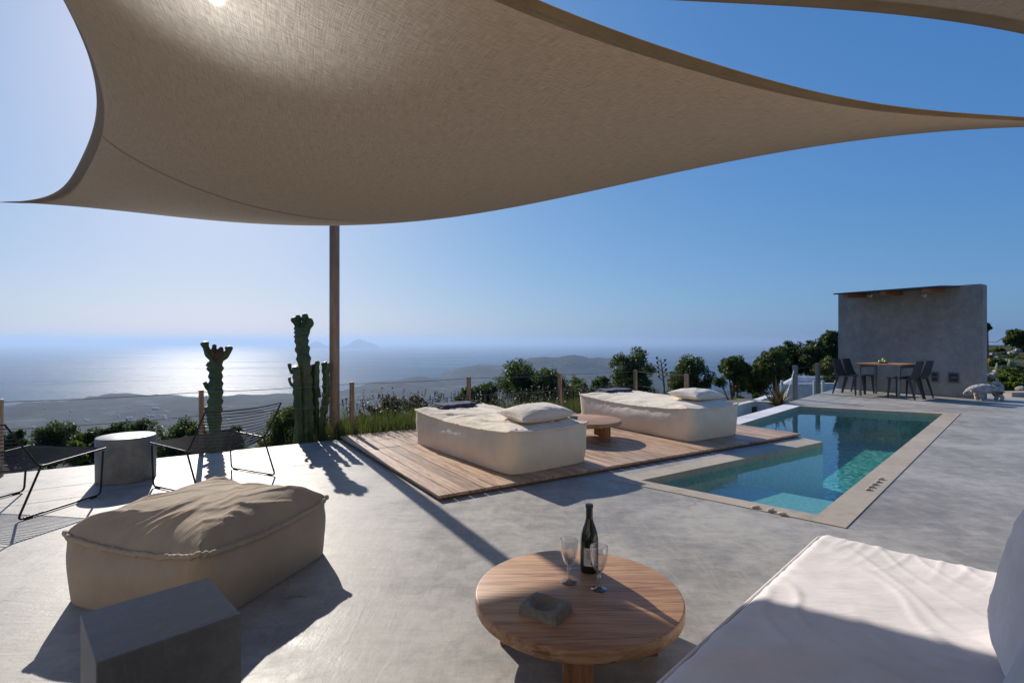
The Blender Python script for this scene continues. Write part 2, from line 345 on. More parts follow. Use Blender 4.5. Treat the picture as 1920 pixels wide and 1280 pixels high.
class MB:
    def __init__(s): s.v = []; s.f = []
    def add(s, vs, fs):
        o = len(s.v); s.v += [Vector(v) for v in vs]; s.f += [[i + o for i in f] for f in fs]; return s
    def obox(s, c, ax, ay, lx, ly, z0, z1):
        "box centred on c in plan, half-lengths lx, ly along unit axes"
        c, ax, ay = Vector(c), Vector(ax), Vector(ay); vs = []
        for z in (z0, z1):
            for a, b in ((-1, -1), (1, -1), (1, 1), (-1, 1)):
                p = c + ax * lx * a + ay * ly * b; vs.append((p.x, p.y, z))
        return s.add(vs, [[3, 2, 1, 0], [4, 5, 6, 7], [0, 1, 5, 4], [1, 2, 6, 5], [2, 3, 7, 6], [3, 0, 4, 7]])
    def box(s, x0, x1, y0, y1, z0, z1):
        return s.obox(((x0 + x1) / 2, (y0 + y1) / 2, 0), (1, 0, 0), (0, 1, 0), (x1 - x0) / 2, (y1 - y0) / 2, z0, z1)
    def hexa(s, bot, top):
        return s.add(list(bot) + list(top), [[3, 2, 1, 0], [4, 5, 6, 7], [0, 1, 5, 4], [1, 2, 6, 5], [2, 3, 7, 6], [3, 0, 4, 7]])
    def tube(s, path, r, n=8, closed=False, prof=None):
        P = [Vector(p) for p in path]; N = len(P); rings = []
        up = None
        for i, p in enumerate(P):
            if closed: t = P[(i + 1) % N] - P[i - 1]
            else: t = P[min(i + 1, N - 1)] - P[max(i - 1, 0)]
            t.normalize()
            if up is None:
                up = Vector((0, 0, 1)) if abs(t.z) < .9 else Vector((1, 0, 0))
            x = up - t * up.dot(t); x.normalize(); up = x; y = t.cross(x)
            rr = r[i] if isinstance(r, (list, tuple)) else r
            rings.append([p + (x * math.cos(2 * math.pi * k / n) + y * math.sin(2 * math.pi * k / n)) * rr * (prof(k, i) if prof else 1) for k in range(n)])
        vs = [v for g in rings for v in g]; fs = []
        for i in range(N if closed else N - 1):
            j = (i + 1) % N
            for k in range(n):
                fs.append([i * n + k, i * n + (k + 1) % n, j * n + (k + 1) % n, j * n + k])
        if not closed:
            fs.append(list(range(n))[::-1]); fs.append([(N - 1) * n + k for k in range(n)])
        return s.add(vs, fs)
    def lathe(s, prof, c=(0, 0, 0), n=48, fac=None, caps=True):
        c = Vector(c); vs = []; fs = []
        for i, (r, z) in enumerate(prof):
            for k in range(n):
                a = 2 * math.pi * k / n; q = fac(a, i) if fac else 1
                vs.append(c + Vector((r * q * math.cos(a), r * q * math.sin(a), z)))
        for i in range(len(prof) - 1):
            for k in range(n): fs.append([i * n + k, i * n + (k + 1) % n, (i + 1) * n + (k + 1) % n, (i + 1) * n + k])
        if caps: fs.append(list(range(n))[::-1]); fs.append([(len(prof) - 1) * n + k for k in range(n)])
        return s.add(vs, fs)
    def poly(s, outline, z1, z0=None, holes=()):
        loops = [[Vector((p[0], p[1], 0)) for p in outline]] + [[Vector((p[0], p[1], 0)) for p in h] for h in holes]
        tris = tessellate_polygon(loops); flat = [p for l in loops for p in l]; n = len(flat)
        def up(t):
            a, b, c = [flat[i] for i in t]; return t if (b - a).cross(c - a).z > 0 else t[::-1]
        tris = [up(list(t)) for t in tris]
        vs = [(p.x, p.y, z1) for p in flat]; fs = list(tris)
        if z0 is not None:
            vs += [(p.x, p.y, z0) for p in flat]; fs += [[i + n for i in t[::-1]] for t in tris]; o = 0
            for l in loops:
                m_ = len(l); area = sum(l[i].x * l[(i + 1) % m_].y - l[(i + 1) % m_].x * l[i].y for i in range(m_))
                outer = l is loops[0]
                for i in range(m_):
                    a, b = o + i, o + (i + 1) % m_
                    q = [a, a + n, b + n, b]
                    if (area > 0) == outer: q = q[::-1]
                    fs.append(q)
                o += m_
        return s.add(vs, fs)
    def build(s, name, mat, parent=None, smooth=False, bevel=0, seg=2):
        o = mesh_obj(name, s.v, s.f, mat, parent, smooth)
        if bevel:
            b = o.modifiers.new("bevel", 'BEVEL'); b.width = bevel; b.segments = seg; b.limit_method = 'ANGLE'; b.angle_limit = R(40)
            b.harden_normals = False
        if smooth and not bevel:
            try: o.data.set_sharp_from_angle(angle=R(50))
            except Exception: pass
        return o
def offset_poly(P, d):
    n = len(P); P = [Vector((p[0], p[1])) for p in P]; out = []
    area = sum(P[i].x * P[(i + 1) % n].y - P[(i + 1) % n].x * P[i].y for i in range(n)); sg = 1 if area > 0 else -1
    ds = d if isinstance(d, (list, tuple)) else [d] * n
    for i in range(n):
        a, b, c = P[i - 1], P[i], P[(i + 1) % n]
        e1 = (b - a).normalized(); e2 = (c - b).normalized()
        n1 = Vector((e1.y, -e1.x)) * sg; n2 = Vector((e2.y, -e2.x)) * sg
        p1 = b + n1 * ds[i - 1]; p2 = b + n2 * ds[i]
        den = e1.x * e2.y - e1.y * e2.x
        if abs(den) < 1e-6: out.append(p1); continue
        t = ((p2 - p1).x * e2.y - (p2 - p1).y * e2.x) / den
        out.append(p1 + e1 * t)
    return out
def children(o): return [c for c in bpy.data.objects if c.parent == o]
def copy_tree(root, loc, rz, label, scale=None, group=None):
    r = root.copy(); col.objects.link(r); r.location = loc; r.rotation_euler = (0, 0, rz); r["label"] = label
    if group: r["group"] = group
    if scale: r.scale = scale if isinstance(scale, (tuple, list)) else (scale,) * 3
    for ch in children(root):
        c = ch.copy(); col.objects.link(c); c.parent = r
        for g in children(ch):
            d = g.copy(); col.objects.link(d); d.parent = c
    return r

# ------------------------------------------------------------------ ground, sea, terrain
SEA = -300.0
sx = MB(); RAD = 95000; ring = [(RAD * math.cos(a * math.pi / 48), RAD * math.sin(a * math.pi / 48)) for a in range(96)]
sx.poly(ring, SEA); tag(sx.build("sea", "sea_water"), kind="structure")

def lerp_tab(x, xs, ys): return float(np.interp(x, xs, ys))
CO = [(-1200, 1900), (-300, 2050), (0, 2230), (110, 2420), (220, 2700), (330, 2720), (420, 2600), (480, 2790), (560, 2880), (650, 3080), (700, 3560), (830, 4080), (842, 5200), (1000, 5900), (1180, 5900), (1235, 5300), (1262, 4000), (1300, 3100), (1400, 2900), (1900, 2800), (3200, 2500)]
CH = [(800, 0), (835, 8), (870, 45), (905, 68), (940, 62), (980, 95), (1020, 118), (1045, 125), (1062, 152), (1080, 165), (1100, 128), (1150, 118), (1200, 100), (1235, 55), (1262, 0)]
LH = [(-300, 4), (0, 6), (110, 14), (220, 30), (330, 30), (400, 17), (420, 13), (470, 24), (485, 12), (540, 22), (620, 18), (700, 14), (800, 14), (900, 10), (1400, 10)]
def terrain_h(X, Y):
    u = 960 + F * X / max(Y, 1)
    base = lerp_tab(Y, [0, 8, 13, 20, 40, 100, 300, 800, 1300, 1800, 2400], [-2.0, -2.0, -2.6, -4.3, -9, -25, -75, -180, -252, -280, -289])
    # the slope to the right stays high: terraces, then a rise
    k = min(max((u - 1300) / 500, 0), 1); k = k * k * (3 - 2 * k)
    rise = lerp_tab(Y, [0, 10, 12.5, 20, 40, 60, 120, 300, 800, 1300, 1800, 2400], [-2, -1.6, -.25, .5, .9, -1, -14, -60, -175, -250, -280, -289])
    z = base * (1 - k) + rise * k
    nz = noise.fractal(Vector((X * .004, Y * .004, 0)), .9, 2.1, 5)
    z += nz * min(Y * .012, 10) * (1 if Y > 60 else .4)
    yc = lerp_tab(u, *zip(*CO)) * (1 + .012 * noise.noise(Vector((u * .05, 0, 0))))
    if Y > 1500:
        z = max(z, SEA + 5 + nz * 4); hf = noise.fractal(Vector((X * .0021, Y * .0016, 3)), .8, 2.2, 5); z += max(0, hf) * 42 * min(1, (Y - 1500) / 600)
        lh = lerp_tab(u, *zip(*LH)); f = (Y / yc)
        if f < 1: z += lh * .8 * max(0, 1 - abs(f - .93) / .25)
        ch = lerp_tab(u, *zip(*CH)); z += ch * math.exp(-((Y - 4750) / 480) ** 2) * (1 + .12 * nz)
    s = (yc - Y) / (yc * .012)
    if s < 1:
        s = max(s, -1); z = z * (s + 1) / 2 + (SEA - 4) * (1 - s) / 2
        if s <= -1: z = SEA - 4
    return z
ys = list(np.geomspace(9, 7000, 210)); us = list(np.arange(-1400, 3400, 14.0))
vs, fs = [], []
for Y in ys:
    for u in us:
        X = (u - 960) / F * Y; vs.append((X, Y, terrain_h(X, Y)))
nu = len(us); ysplit = 95
fn = [[i * nu + j, i * nu + j + 1, (i + 1) * nu + j + 1, (i + 1) * nu + j] for i in range(len(ys) - 1) for j in range(nu - 1)]
land = mesh_obj("terrain", vs, fn, "far_land", None, True); land.data.materials.append(MATS["hill_ground"])
land.data.polygons.foreach_set("material_index", [1 if (f[0] // nu) < ysplit else 0 for f in fn]); tag(land, kind="structure")

# islands on the horizon
def island(u0, u1, tops, Y, label):
    us_ = np.linspace(u0, u1, 60); vs, fs = [], []; D = Y * .05
    for i, u in enumerate(us_):
        X = (u - 960) / F * Y; top = H0 - (lerp_tab(u, *zip(*tops)) - 640) / F * Y
        for j in range(11):
            q = (j - 5) / 5; hh = max(0, (1 - abs(q)) ** .8) * (1 + .12 * noise.noise(Vector((i * .35, j * .8, Y))))
            vs.append((X, Y + q * D, SEA - 2 + (top - SEA) * hh))
    for i in range(59):
        for j in range(10): fs.append([i * 11 + j, (i + 1) * 11 + j, (i + 1) * 11 + j + 1, i * 11 + j + 1])
    o = mesh_obj("island", vs, fs, "far_land", None, True); tag(o, kind="structure")
YI = 24000; wl = 640 + F * 301 / YI
island(577, 610, [(577, wl), (588, 641), (593, 639.5), (600, 642), (610, wl)], YI, "")
island(640, 706, [(640, wl), (655, 645), (663, 639), (671, 634.5), (680, 638), (690, 641), (700, 644), (706, wl)], YI, "")

# haze
hz = MB(); hz.box(-110000, 110000, -110000, 110000, SEA - 6, 165)
mh = bpy.data.materials.new("haze"); mh.use_nodes = True; hn = mh.node_tree
hn.nodes.remove(hn.nodes["Principled BSDF"]); pv = hn.nodes.new("ShaderNodeVolumePrincipled")
pv.inputs["Color"].default_value = (.40, .56, .82, 1); pv.inputs["Density"].default_value = .72e-4; pv.inputs["Anisotropy"].default_value = .36
hn.links.new(pv.outputs[0], hn.nodes["Material Output"].inputs["Volume"]); MATS["haze"] = mh
tag(hz.build("haze", "haze"), kind="stuff")

# ------------------------------------------------------------------ terrace, pool
V1, V2, V3, V4, V5, V6 = at(1203, 901), at(1533, 966), at(1768, 776), at(1500, 762), at(1385, 797), at(1543, 829)
pool = [V1, V2, V3, V4, V5, V6]
FL = at(822, 940); DL, DW = 5.15, 3.04
FR = FL + AX * DL; BL = FL + BX * DW; BR = BL + AX * DL
cop = offset_poly(pool, [.17, .21, .20, .30, .07, .20])     # V1V2, V2V3, V3V4, V4V5, V5V6, V6V1
edge_dir = Vector((.832, .557, 0)); E0 = Vector((-4.31, 5.23, 0))
far_left = E0 - edge_dir * 10
be = BX * -.05
platL = at(1480, 753); platR = Vector((8.52, 13.72, 0))
cp = [Vector((*c_, 0)) for c_ in cop]
terr = [far_left, E0 + edge_dir * 2.46, BL + be + AX * .03, BR + be, cp[4], cp[5], cp[0], cp[1], cp[2], cp[3], platL, platR,
        platR + Vector((.7, .5, 0)), Vector((12.2, 12.1, 0)), Vector((24, 12.1, 0)), Vector((24, -7, 0)), Vector((-14, -7, 0))]
m_ = MB(); m_.poly(terr, 0.0, -.5); tag(m_.build("terrace_floor", "floor_cement"), kind="structure")
# swimming pool
pl = thing("swimming_pool", "angular infinity pool with turquoise mosaic and sand coloured stone rim", "swimming pool", (0, 0, 0))
WZ, PD = -.07, -.62
q = MB()
for i in range(6):
    j = (i + 1) % 6; a, b, c_, d_ = pool[i], pool[j], cp[j], cp[i]
    q.add([(p.x, p.y, z) for z in (.006, -.06) for p in (a, b, c_, d_)], [[0, 1, 2, 3], [7, 6, 5, 4], [4, 5, 1, 0], [6, 7, 3, 2]])
q.build("coping", "coping_stone", pl)
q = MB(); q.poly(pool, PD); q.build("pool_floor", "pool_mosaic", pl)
q = MB(); n6 = 6
for i in range(n6):
    a, b = pool[i], pool[(i + 1) % n6]
    if i == 3: continue
    q.add([(a.x, a.y, PD), (b.x, b.y, PD), (b.x, b.y, -.061), (a.x, a.y, -.061)], [[0, 1, 2, 3]])
q.build("pool_wall", "pool_wall_tile", pl)
a, b = V4, V5
q = MB(); q.add([(a.x, a.y, PD), (b.x, b.y, PD), (b.x, b.y, -.061), (a.x, a.y, -.061)], [[0, 1, 2, 3]]); q.build("pool_wall", "pool_wall_tile", pl)
d1 = (V1 - V2).normalized(); d2 = (V3 - V2).normalized()
q = MB(); s0 = V2 + d1 * .012 + d2 * .012; q.add([], [])
st = [s0, s0 + d1 * 1.25, s0 + d1 * 1.25 + d2 * 1.35, s0 + d2 * 1.35]
q.poly(st, -.24, PD + .01); q.build("step", "pool_wall_tile", pl)
wp = offset_poly(pool, .002); q = MB(); q.poly(wp, WZ); q.build("water_surface", "pool_water", pl)
# white overflow ledge and gutter on the valley side of the pool
nrm = Vector((V5.y - V4.y, V4.x - V5.x, 0)).normalized()
if nrm.x > 0: nrm = -nrm
lg = thing("overflow_gutter", "white edged overflow gutter along the valley side of the pool", "gutter")
c3, c4 = Vector((*cop[3], 0)), Vector((*cop[4], 0)); dv = (c3 - c4).normalized()
q = MB(); q.poly([c4, c3, V4 + nrm * .0, V5 + nrm * .0], .012, .008); q.build("white_ledge", "white_render", lg)
q = MB(); A0, A1 = c4 + nrm * .03 - dv * .8, c3 + nrm * .03 + dv * .25
q.poly([A0, A0 + nrm * .62, A1 + nrm * .62, A1], -.30, -.5); q.build("channel", "stool_cement", lg)
q = MB(); q.poly([A0 + nrm * .62, A0 + nrm * .74, A1 + nrm * .74, A1 + nrm * .62], .0, -.6)
q.poly([A1, A1 + nrm * .62, A1 + nrm * .62 + dv * .14, A1 + dv * .14], .0, -.6); q.build("rim", "white_render", lg)

# garden bed behind the fence
q = MB(); nf = Vector((-.557, .83, 0))
g0 = E0 - edge_dir * 9 + nf * .06; g1 = E0 + edge_dir * 2.3 + nf * .05; 
bed = [BL + be * -1 - AX * .1, BL + BX * 1.9 - AX * .2, BR + BX * 1.9 + AX * 1.3, BR + AX * 1.2 + BX * .08, BR + BX * .06, ]
q.poly(bed, -.12, -2.3); tag(q.build("garden_bed", "soil"), kind="structure")

# ------------------------------------------------------------------ deck
dk = thing("wooden_deck", "low wooden plank deck carrying the two daybeds and a round table", "deck", FL, math.atan2(AX.y, AX.x))
q = MB(); npl = 37; pw = DL / npl; rnd = random.Random(3)
for i in range(npl):
    x0 = i * pw + .0035; x1 = (i + 1) * pw - .0035
    cuts = [0, DW * rnd.choice((.35, .5, .66)), DW]
    for a, b in zip(cuts, cuts[1:]):
        q.box(x0, x1, a + (.002 if a else 0), b, .022, .045 + rnd.uniform(-.0012, .0012))
q.build("planks", "deck_wood", dk, bevel=.002, seg=1)
q = MB()
for k in range(6): q.box(.03, DL - .03, .05 + k * (DW - .16) / 5, .11 + k * (DW - .16) / 5, .0, .021)
q.build("joists", "leg_wood", dk)
DZ = .046

# ------------------------------------------------------------------ stuffed blocks (daybeds, pouf)
def stuffed(name, label, cat, c, ax, L, W, H, mat, pmat=None, sag=.05, dome=.07, group=None, seed=0, bulge=.042, wr=.012, pipe=.012, wdir=0.0, ground=0.0, wfreq=7.0, tuck=.06, twist=0.0):
    ang = math.atan2(ax.y, ax.x); t = thing(name, label, cat, (c.x, c.y, ground), ang, group)
    NS = 60; N = NS * 4; a, b = L / 2, W / 2
    def base(s):              # s in 0..4 round the rectangle
        k = int(s) % 4; f = s - int(s)
        P = [(-a, -b), (a, -b), (a, b), (-a, b)]; p, r_ = P[k], P[(k + 1) % 4]
        return Vector((p[0] + (r_[0] - p[0]) * f, p[1] + (r_[1] - p[1]) * f)), f, k
    def ringpt(s, zf, zt):
        p, f, k = base(s); mid = math.sin(math.pi * f)
        rr = .05 + (1 - zf) * tuck                                  # corner rounding: tight at the seam, loose at the floor
        corner = max(0, 1 - min(f * (L if k % 2 == 0 else W), (1 - f) * (L if k % 2 == 0 else W)) / (rr * 2.2))
        pull = corner ** 2 * rr * .55
        d = p.normalized(); q_ = p - d * pull
        nn = [Vector((0, -1)), Vector((1, 0)), Vector((0, 1)), Vector((-1, 0))][k]
        bl = bulge * math.sin(math.pi * zf ** 1.25) * (mid ** .5)
        inset = -.012 * zf * (mid ** .5) * 1.2 - tuck * .15 * (1 - zf) ** 5
        nz_ = noise.noise(Vector((q_.x * 2.2 + seed, q_.y * 2.2, zf * 1.5))) * .012 * math.sin(math.pi * zf)
        # small gathers just below the seam
        gz = max(0, zf - .72) / .28
        nz_ += .004 * gz * (1 - gz) * 8 * noise.noise(Vector((s * 21, seed, zf * .6)))
        q_ = q_ + nn * (bl + inset + nz_ + .012 * (1 - zf) ** 2 * mid ** .3)
        return Vector((q_.x, q_.y, zt * zf))
    def seam(s):
        p, f, k = base(s); mid = math.sin(math.pi * f)
        ln = (L if k % 2 == 0 else W)
        return H - sag * (mid ** .7) * (ln / max(L, W)) + .006 * noise.noise(Vector((s * 9, seed, 3)))
    vs, fs = [], []; ZR = 26
    for i in range(ZR + 1):
        zf = i / ZR
        for j in range(N):
            s = 4 * j / N; vs.append(ringpt(s, zf, seam(s)))
    for i in range(ZR):
        for j in range(N): fs.append([i * N + j, i * N + (j + 1) % N, (i + 1) * N + (j + 1) % N, (i + 1) * N + j])
    fs.append(list(range(N))[::-1])
    mesh_obj("side_cover", vs, fs, mat, t, True)
    vs2, fs2 = [], []; TR = 46; ca, sa = math.cos(wdir), math.sin(wdir)
    for i in range(TR):
        k = 1 - i / TR
        for j in range(N):
            s = 4 * j / N; p = ringpt(s, 1, seam(s)); x, y = p.x * k, p.y * k
            e = 1 - k; up = (1 - (1 - e) ** 4.5)
            z = p.z * (1 - up) + (H - sag * .4) * up + dome * (1 - k ** 4.5)
            # creases running one way, stronger towards the rim
            cx, cyy = x * ca + y * sa, -x * sa + y * ca
            rdg = lambda n_, w_: math.exp(-(n_ / w_) ** 2)
            wx, wy = noise.noise(Vector((x * 2, y * 2, seed))), noise.noise(Vector((x * 2.3, y * 2.3, seed + 11)))
            n1_ = noise.noise(Vector((cx * 1.2 + seed, cyy * wfreq + 1.6 * wx, seed))); n2_ = noise.noise(Vector((cx * 2.2 - seed, cyy * wfreq * 1.9 + 1.2 * wy, seed + 2)))
            n3_ = noise.noise(Vector((cx * wfreq * .5, cyy * wfreq * .9 + wx, seed + 5)))
            edge = min(1, e * 7); fade = .25 + .75 * k
            z += edge * wr * (rdg(n1_, .11) * fade * 1.0 + .5 * rdg(n2_, .09) * fade + .10 * rdg(n3_, .08) + .7 * noise.noise(Vector((x * 2.6, y * 2.6, seed + 7))))
            # gathers at the rim
            g = max(0, 1 - e / .12) * min(1, e * 30); z += g * .009 * (rdg(noise.noise(Vector((s * 17, 1, seed))), .16) - .4)
            vs2.append((x, y, z))
    for i in range(TR - 1):
        for j in range(N): fs2.append([i * N + j, i * N + (j + 1) % N, (i + 1) * N + (j + 1) % N, (i + 1) * N + j])
    fs2.append([(TR - 1) * N + j for j in range(N)])
    mesh_obj("top_cover", vs2, fs2, mat, t, True)
    pts = []; rad = []
    for j in range(N * 2):
        s = 4 * j / (N * 2); p = ringpt(s, 1, seam(s)); nn = Vector((p.x / a, p.y / b, 0)).normalized()
        wob = .0035 * noise.noise(Vector((s * 26, seed, 1)))
        pts.append(p + nn * (pipe * .6 + wob) + Vector((0, 0, wob * .8))); rad.append(pipe * (1 + .55 * noise.noise(Vector((s * 38, 0, seed)))))
    q = MB(); q.tube(pts, rad, 8, True); q.build("piping", pmat or mat, t, True)
    return t
def frame_of(P0, P1, P2):   # corner, neighbour along length, neighbour along width
    a = (P1 - P0); b = (P2 - P0); return (P1 + P2) / 2, a.normalized(), a.length, b.length
d1f, d1l = at(958, 893, DZ), at(776, 829, DZ)
ax1 = (d1l - d1f).normalized(); px1 = Vector((-ax1.y, ax1.x, 0)); px1 = px1 if px1.x > 0 else -px1
L1, W1 = (d1l - d1f).length, .98
c1 = d1f + ax1 * L1 / 2 + px1 * W1 / 2
stuffed("daybed", "cream stuffed daybed nearer the camera on the left of the wooden deck", "daybed", c1, ax1, L1, W1, .395, "cream_cotton", sag=.055, dome=.045, group="cream daybeds on the deck", seed=1, wr=.02, wdir=.5, ground=DZ, wfreq=8, tuck=.045)
d2f = at(1291, 829, DZ); ax2 = BX; px2 = AX; L2, W2 = 2.05, 1.0
c2 = d2f + ax2 * L2 / 2 + px2 * W2 / 2
stuffed("daybed", "cream stuffed daybed farther back beside the pool", "daybed", c2, ax2, L2, W2, .40, "cream_cotton", sag=.055, dome=.06, group="cream daybeds on the deck", seed=5, wr=.014, wdir=.3, ground=DZ, wfreq=6, tuck=.045)
pc = (at(369, 1043, .33) + at(615, 932, .33) + at(406, 905, .33) + at(124, 998, .33)) / 4; pc.z = 0
pax = (at(615, 932, .33) - at(369, 1043, .33)).normalized()
stuffed("floor_pouf", "large taupe stuffed floor pouf with creased top behind the grey block", "pouf", pc, pax, .90, .86, .33, "taupe_cotton", sag=.045, dome=.115, seed=9, wr=.022, wdir=-.35, bulge=.05, pipe=.013, wfreq=4.5, tuck=.025)

def pillow(name, label, cat, W, D, T, mat, loc, rot, group=None, seed=0, parent=None):
    t = thing(name, label, cat, loc, 0, group); t.rotation_euler = rot
    n = 44; top, fs = [], []
    def pt(i, j, sgn):
        x, y = 2 * i / n - 1, 2 * j / n - 1
        e = ((1 - x ** 4) * (1 - y ** 4)); th = T / 2 * max(0, (1 - x * x) * (1 - y * y)) ** .38
        pin = 1 - .07 * (1 - abs(x) ** 2) * abs(y) ** 3 - .0; pin2 = 1 - .07 * (1 - abs(y) ** 2) * abs(x) ** 3
        wz = .010 * noise.noise(Vector((x * 2.5 + seed, y * 2.5, sgn))) * e + .004 * noise.noise(Vector((x * 9 + seed, y * 9, sgn))) * e
        return Vector((x * W / 2 * pin2, y * D / 2 * pin, sgn * th + wz))
    for sgn in (1, -1):
        o = len(top)
        for i in range(n + 1):
            for j in range(n + 1): top.append(pt(i, j, sgn))
        for i in range(n):
            for j in range(n):
                f = [o + i * (n + 1) + j, o + (i + 1) * (n + 1) + j, o + (i + 1) * (n + 1) + j + 1, o + i * (n + 1) + j + 1]
                fs.append(f if sgn > 0 else f[::-1])
    mesh_obj("cover", top, fs, mat, t, True)
    rim = [pt(i, 0, 0) for i in range(n)] + [pt(n, j, 0) for j in range(n)] + [pt(n - i, n, 0) for i in range(n)] + [pt(0, n - j, 0) for j in range(n)]
    q = MB(); q.tube(rim, .006, 6, True); q.build("piping", mat, t, True)
    return t
a1 = math.atan2(px1.y, px1.x)
p1 = c1 - ax1 * (L1 / 2 - .36) + px1 * .10
pillow("pillow", "cream pillow lying on the nearer daybed", "pillow", .66, .44, .17, "pillow_cotton", (p1.x, p1.y, DZ + .395 + .085), (R(4), R(-2), a1 - .05), "cream pillows on the daybeds", 2)
a2 = math.atan2(px2.y, px2.x); p2 = c2 - ax2 * (L2 / 2 - .42) + px2 * .18
pillow("pillow", "cream pillow lying on the daybed beside the pool", "pillow", .66, .44, .16, "pillow_cotton", (p2.x, p2.y, DZ + .40 + .10), (R(3), R(2), a2 + .08), "cream pillows on the daybeds", 6)
def towel(label, c, ang, z, seed, L=.50, W=.30):
    t = thing("folded_towel", label, "towel", (c.x, c.y, z), ang, "folded dark blue towels")
    for k in range(3):
        q = MB(); h = .018
        n = 26; vs = []; fs = []
        for sgn in (1, -1):
            o = len(vs)
            for i in range(n + 1):
                for j in range(n + 1):
                    x, y = 2 * i / n - 1, 2 * j / n - 1
                    th = h / 2 * max(0, (1 - x ** 10) * (1 - y ** 10)) ** .5
                    wob = .012 * noise.noise(Vector((x * 1.6 + seed, y * 1.6, k))) + .004 * noise.noise(Vector((x * 5, y * 5, k + seed)))
                    vs.append((x * (L / 2 - .008 * k) + .006 * k, y * (W / 2 - .01 * k), sgn * th + .010 + k * .0175 + wob))
            for i in range(n):
                for j in range(n):
                    f = [o + i * (n + 1) + j, o + (i + 1) * (n + 1) + j, o + (i + 1) * (n + 1) + j + 1, o + i * (n + 1) + j + 1]
                    fs.append(f if sgn > 0 else f[::-1])
        mesh_obj("towel_layer", vs, fs, "towel_cotton", t, True)
tw = c1 + ax1 * (L1 / 2 - .22) + px1 * -.06
towel("dark blue folded towel at the far end of the nearer daybed", tw, a1, DZ + .41, 1)
tw = c2 + ax2 * (L2 / 2 - .30) + px2 * -.05
towel("dark blue folded towel at the far end of the daybed by the pool", tw, a2 - .1, DZ + .43, 4)

# ------------------------------------------------------------------ round tables
def round_table(label, c, rad, h, thick, ground, legs, rz=0.0):
    t = thing("coffee_table", label, "coffee table", (c.x, c.y, ground), rz, "round wooden coffee tables")
    q = MB(); b = .008
    q.lathe([(rad - b, h - thick), (rad - b * .3, h - thick + b * .3), (rad, h - thick + b), (rad, h - b), (rad - b * .3, h - b * .3), (rad - b, h)], n=128)
    q.build("tabletop", "table_wood", t, True)
    for a_ in legs:
        x, y = math.cos(R(a_)), math.sin(R(a_)); q = MB()
        q.obox((x * rad * .68, y * rad * .68, 0), (x, y, 0), (-y, x, 0), .03, .055, 0, h - thick - .001); q.build("leg", "leg_wood", t, bevel=.006)
    return t
TZ = .22; TC = Vector((.272, 2.155, 0)); TR_ = .424
round_table("round teak coffee table in the foreground with bottle and glasses on it", TC, TR_, TZ, .05, 0, (263, 353, 83, 173), 0)
T2 = Vector((.92, 6.50, 0)); round_table("round wooden coffee table between the two daybeds", T2, .44, .235, .05, DZ, (318, 48, 138, 228))

# things on the near table
def on(u, v): return at(u, v, TZ)
bc = on(1105, 1069)
bt = thing("wine_bottle", "dark green wine bottle with pale back label on the round table", "wine bottle", (bc.x, bc.y, TZ), R(20))
prof = [(.002, .006), (.036, .0), (.0395, .004), (.0405, .02), (.0405, .13), (.0395, .15), (.036, .172), (.029, .195), (.021, .215), (.0165, .232), (.0150, .248), (.0145, .285), (.0145, .296)]
q = MB(); q.lathe(prof, n=64); q.build("glass_body", "bottle_glass", bt, True)
q = MB(); q.lathe([(.0153, .232 + .004), (.0153, .283), (.0172, .284), (.0172, .2965), (.0160, .2985), (.004, .299)], n=48); q.build("foil_capsule", "foil", bt, True)
q = MB(); vs = []; fs = []
for i in range(21):
    a_ = R(205 + i * 4.4)
    for z in (.035, .115): vs.append((.0411 * math.cos(a_), .0411 * math.sin(a_), z))
for i in range(20): fs.append([2 * i, 2 * i + 2, 2 * i + 3, 2 * i + 1])
q.add(vs, fs); lb = q.build("label", "label_paper", bt, True)
q = MB(); vs = []; fs = []
for (a0, a1_, z0, z1) in [(252, 266, .041, .054)] + [(224, 262 - 5 * (k % 3), .101 - .0065 * k, .103 - .0065 * k) for k in range(6)]:
    o = len(vs)
    for i in range(5):
        a_ = R(a0 + (a1_ - a0) * i / 4)
        for z in (z0, z1): vs.append((.0414 * math.cos(a_), .0414 * math.sin(a_), z))
    for i in range(4): fs.append([o + 2 * i, o + 2 * i + 2, o + 2 * i + 3, o + 2 * i + 1])
q.add(vs, fs); q.build("print", "ink", lb)
def goblet(u, v, label, hgt):
    c = on(u, v); s = hgt / .18
    t = thing("wine_glass", label, "wine glass", (c.x, c.y, TZ), .2, "crystal wine glasses on the near table")
    q = MB(); q.lathe([(.001, .0), (.032, .0), (.0335, .0015), (.032, .003), (.018, .006), (.009, .010), (.006, .016), (.0045, .030), (.0045, .042), (.006, .046), (.0085, .051), (.0085, .055), (.006, .060), (.005, .066), (.009, .070)], n=48)
    for k in range(len(q.v)): q.v[k] *= s
    q.build("stem_and_foot", "crystal", t, True)
    out = [(.006, .071), (.016, .080), (.024, .095), (.030, .115), (.0345, .14), (.0365, .16), (.0370, .180)]
    inn = [(r - .0019, z + (.002 if z < .17 else 0)) for r, z in out][::-1]
    fac = lambda a_, i: 1 + (.045 * abs(math.cos(a_ * 6)) if 0 < i < 5 else 0)
    q = MB(); q.lathe(out + inn, n=96, fac=fac)
    for k in range(len(q.v)): q.v[k] *= s
    q.build("bowl", "crystal", t, True)
goblet(1067, 1091, "cut crystal wine glass to the left of the bottle", .185)
goblet(1123, 1104, "cut crystal wine glass in front of the bottle", .180)
ac = at(1023, 1148, TZ); at_ = thing("ashtray", "square concrete ashtray with round hollow on the near table", "ashtray", (ac.x, ac.y, TZ), R(-33))
n = 40; vs = []; fs = []; S1, S2 = .155 / 2, .125 / 2
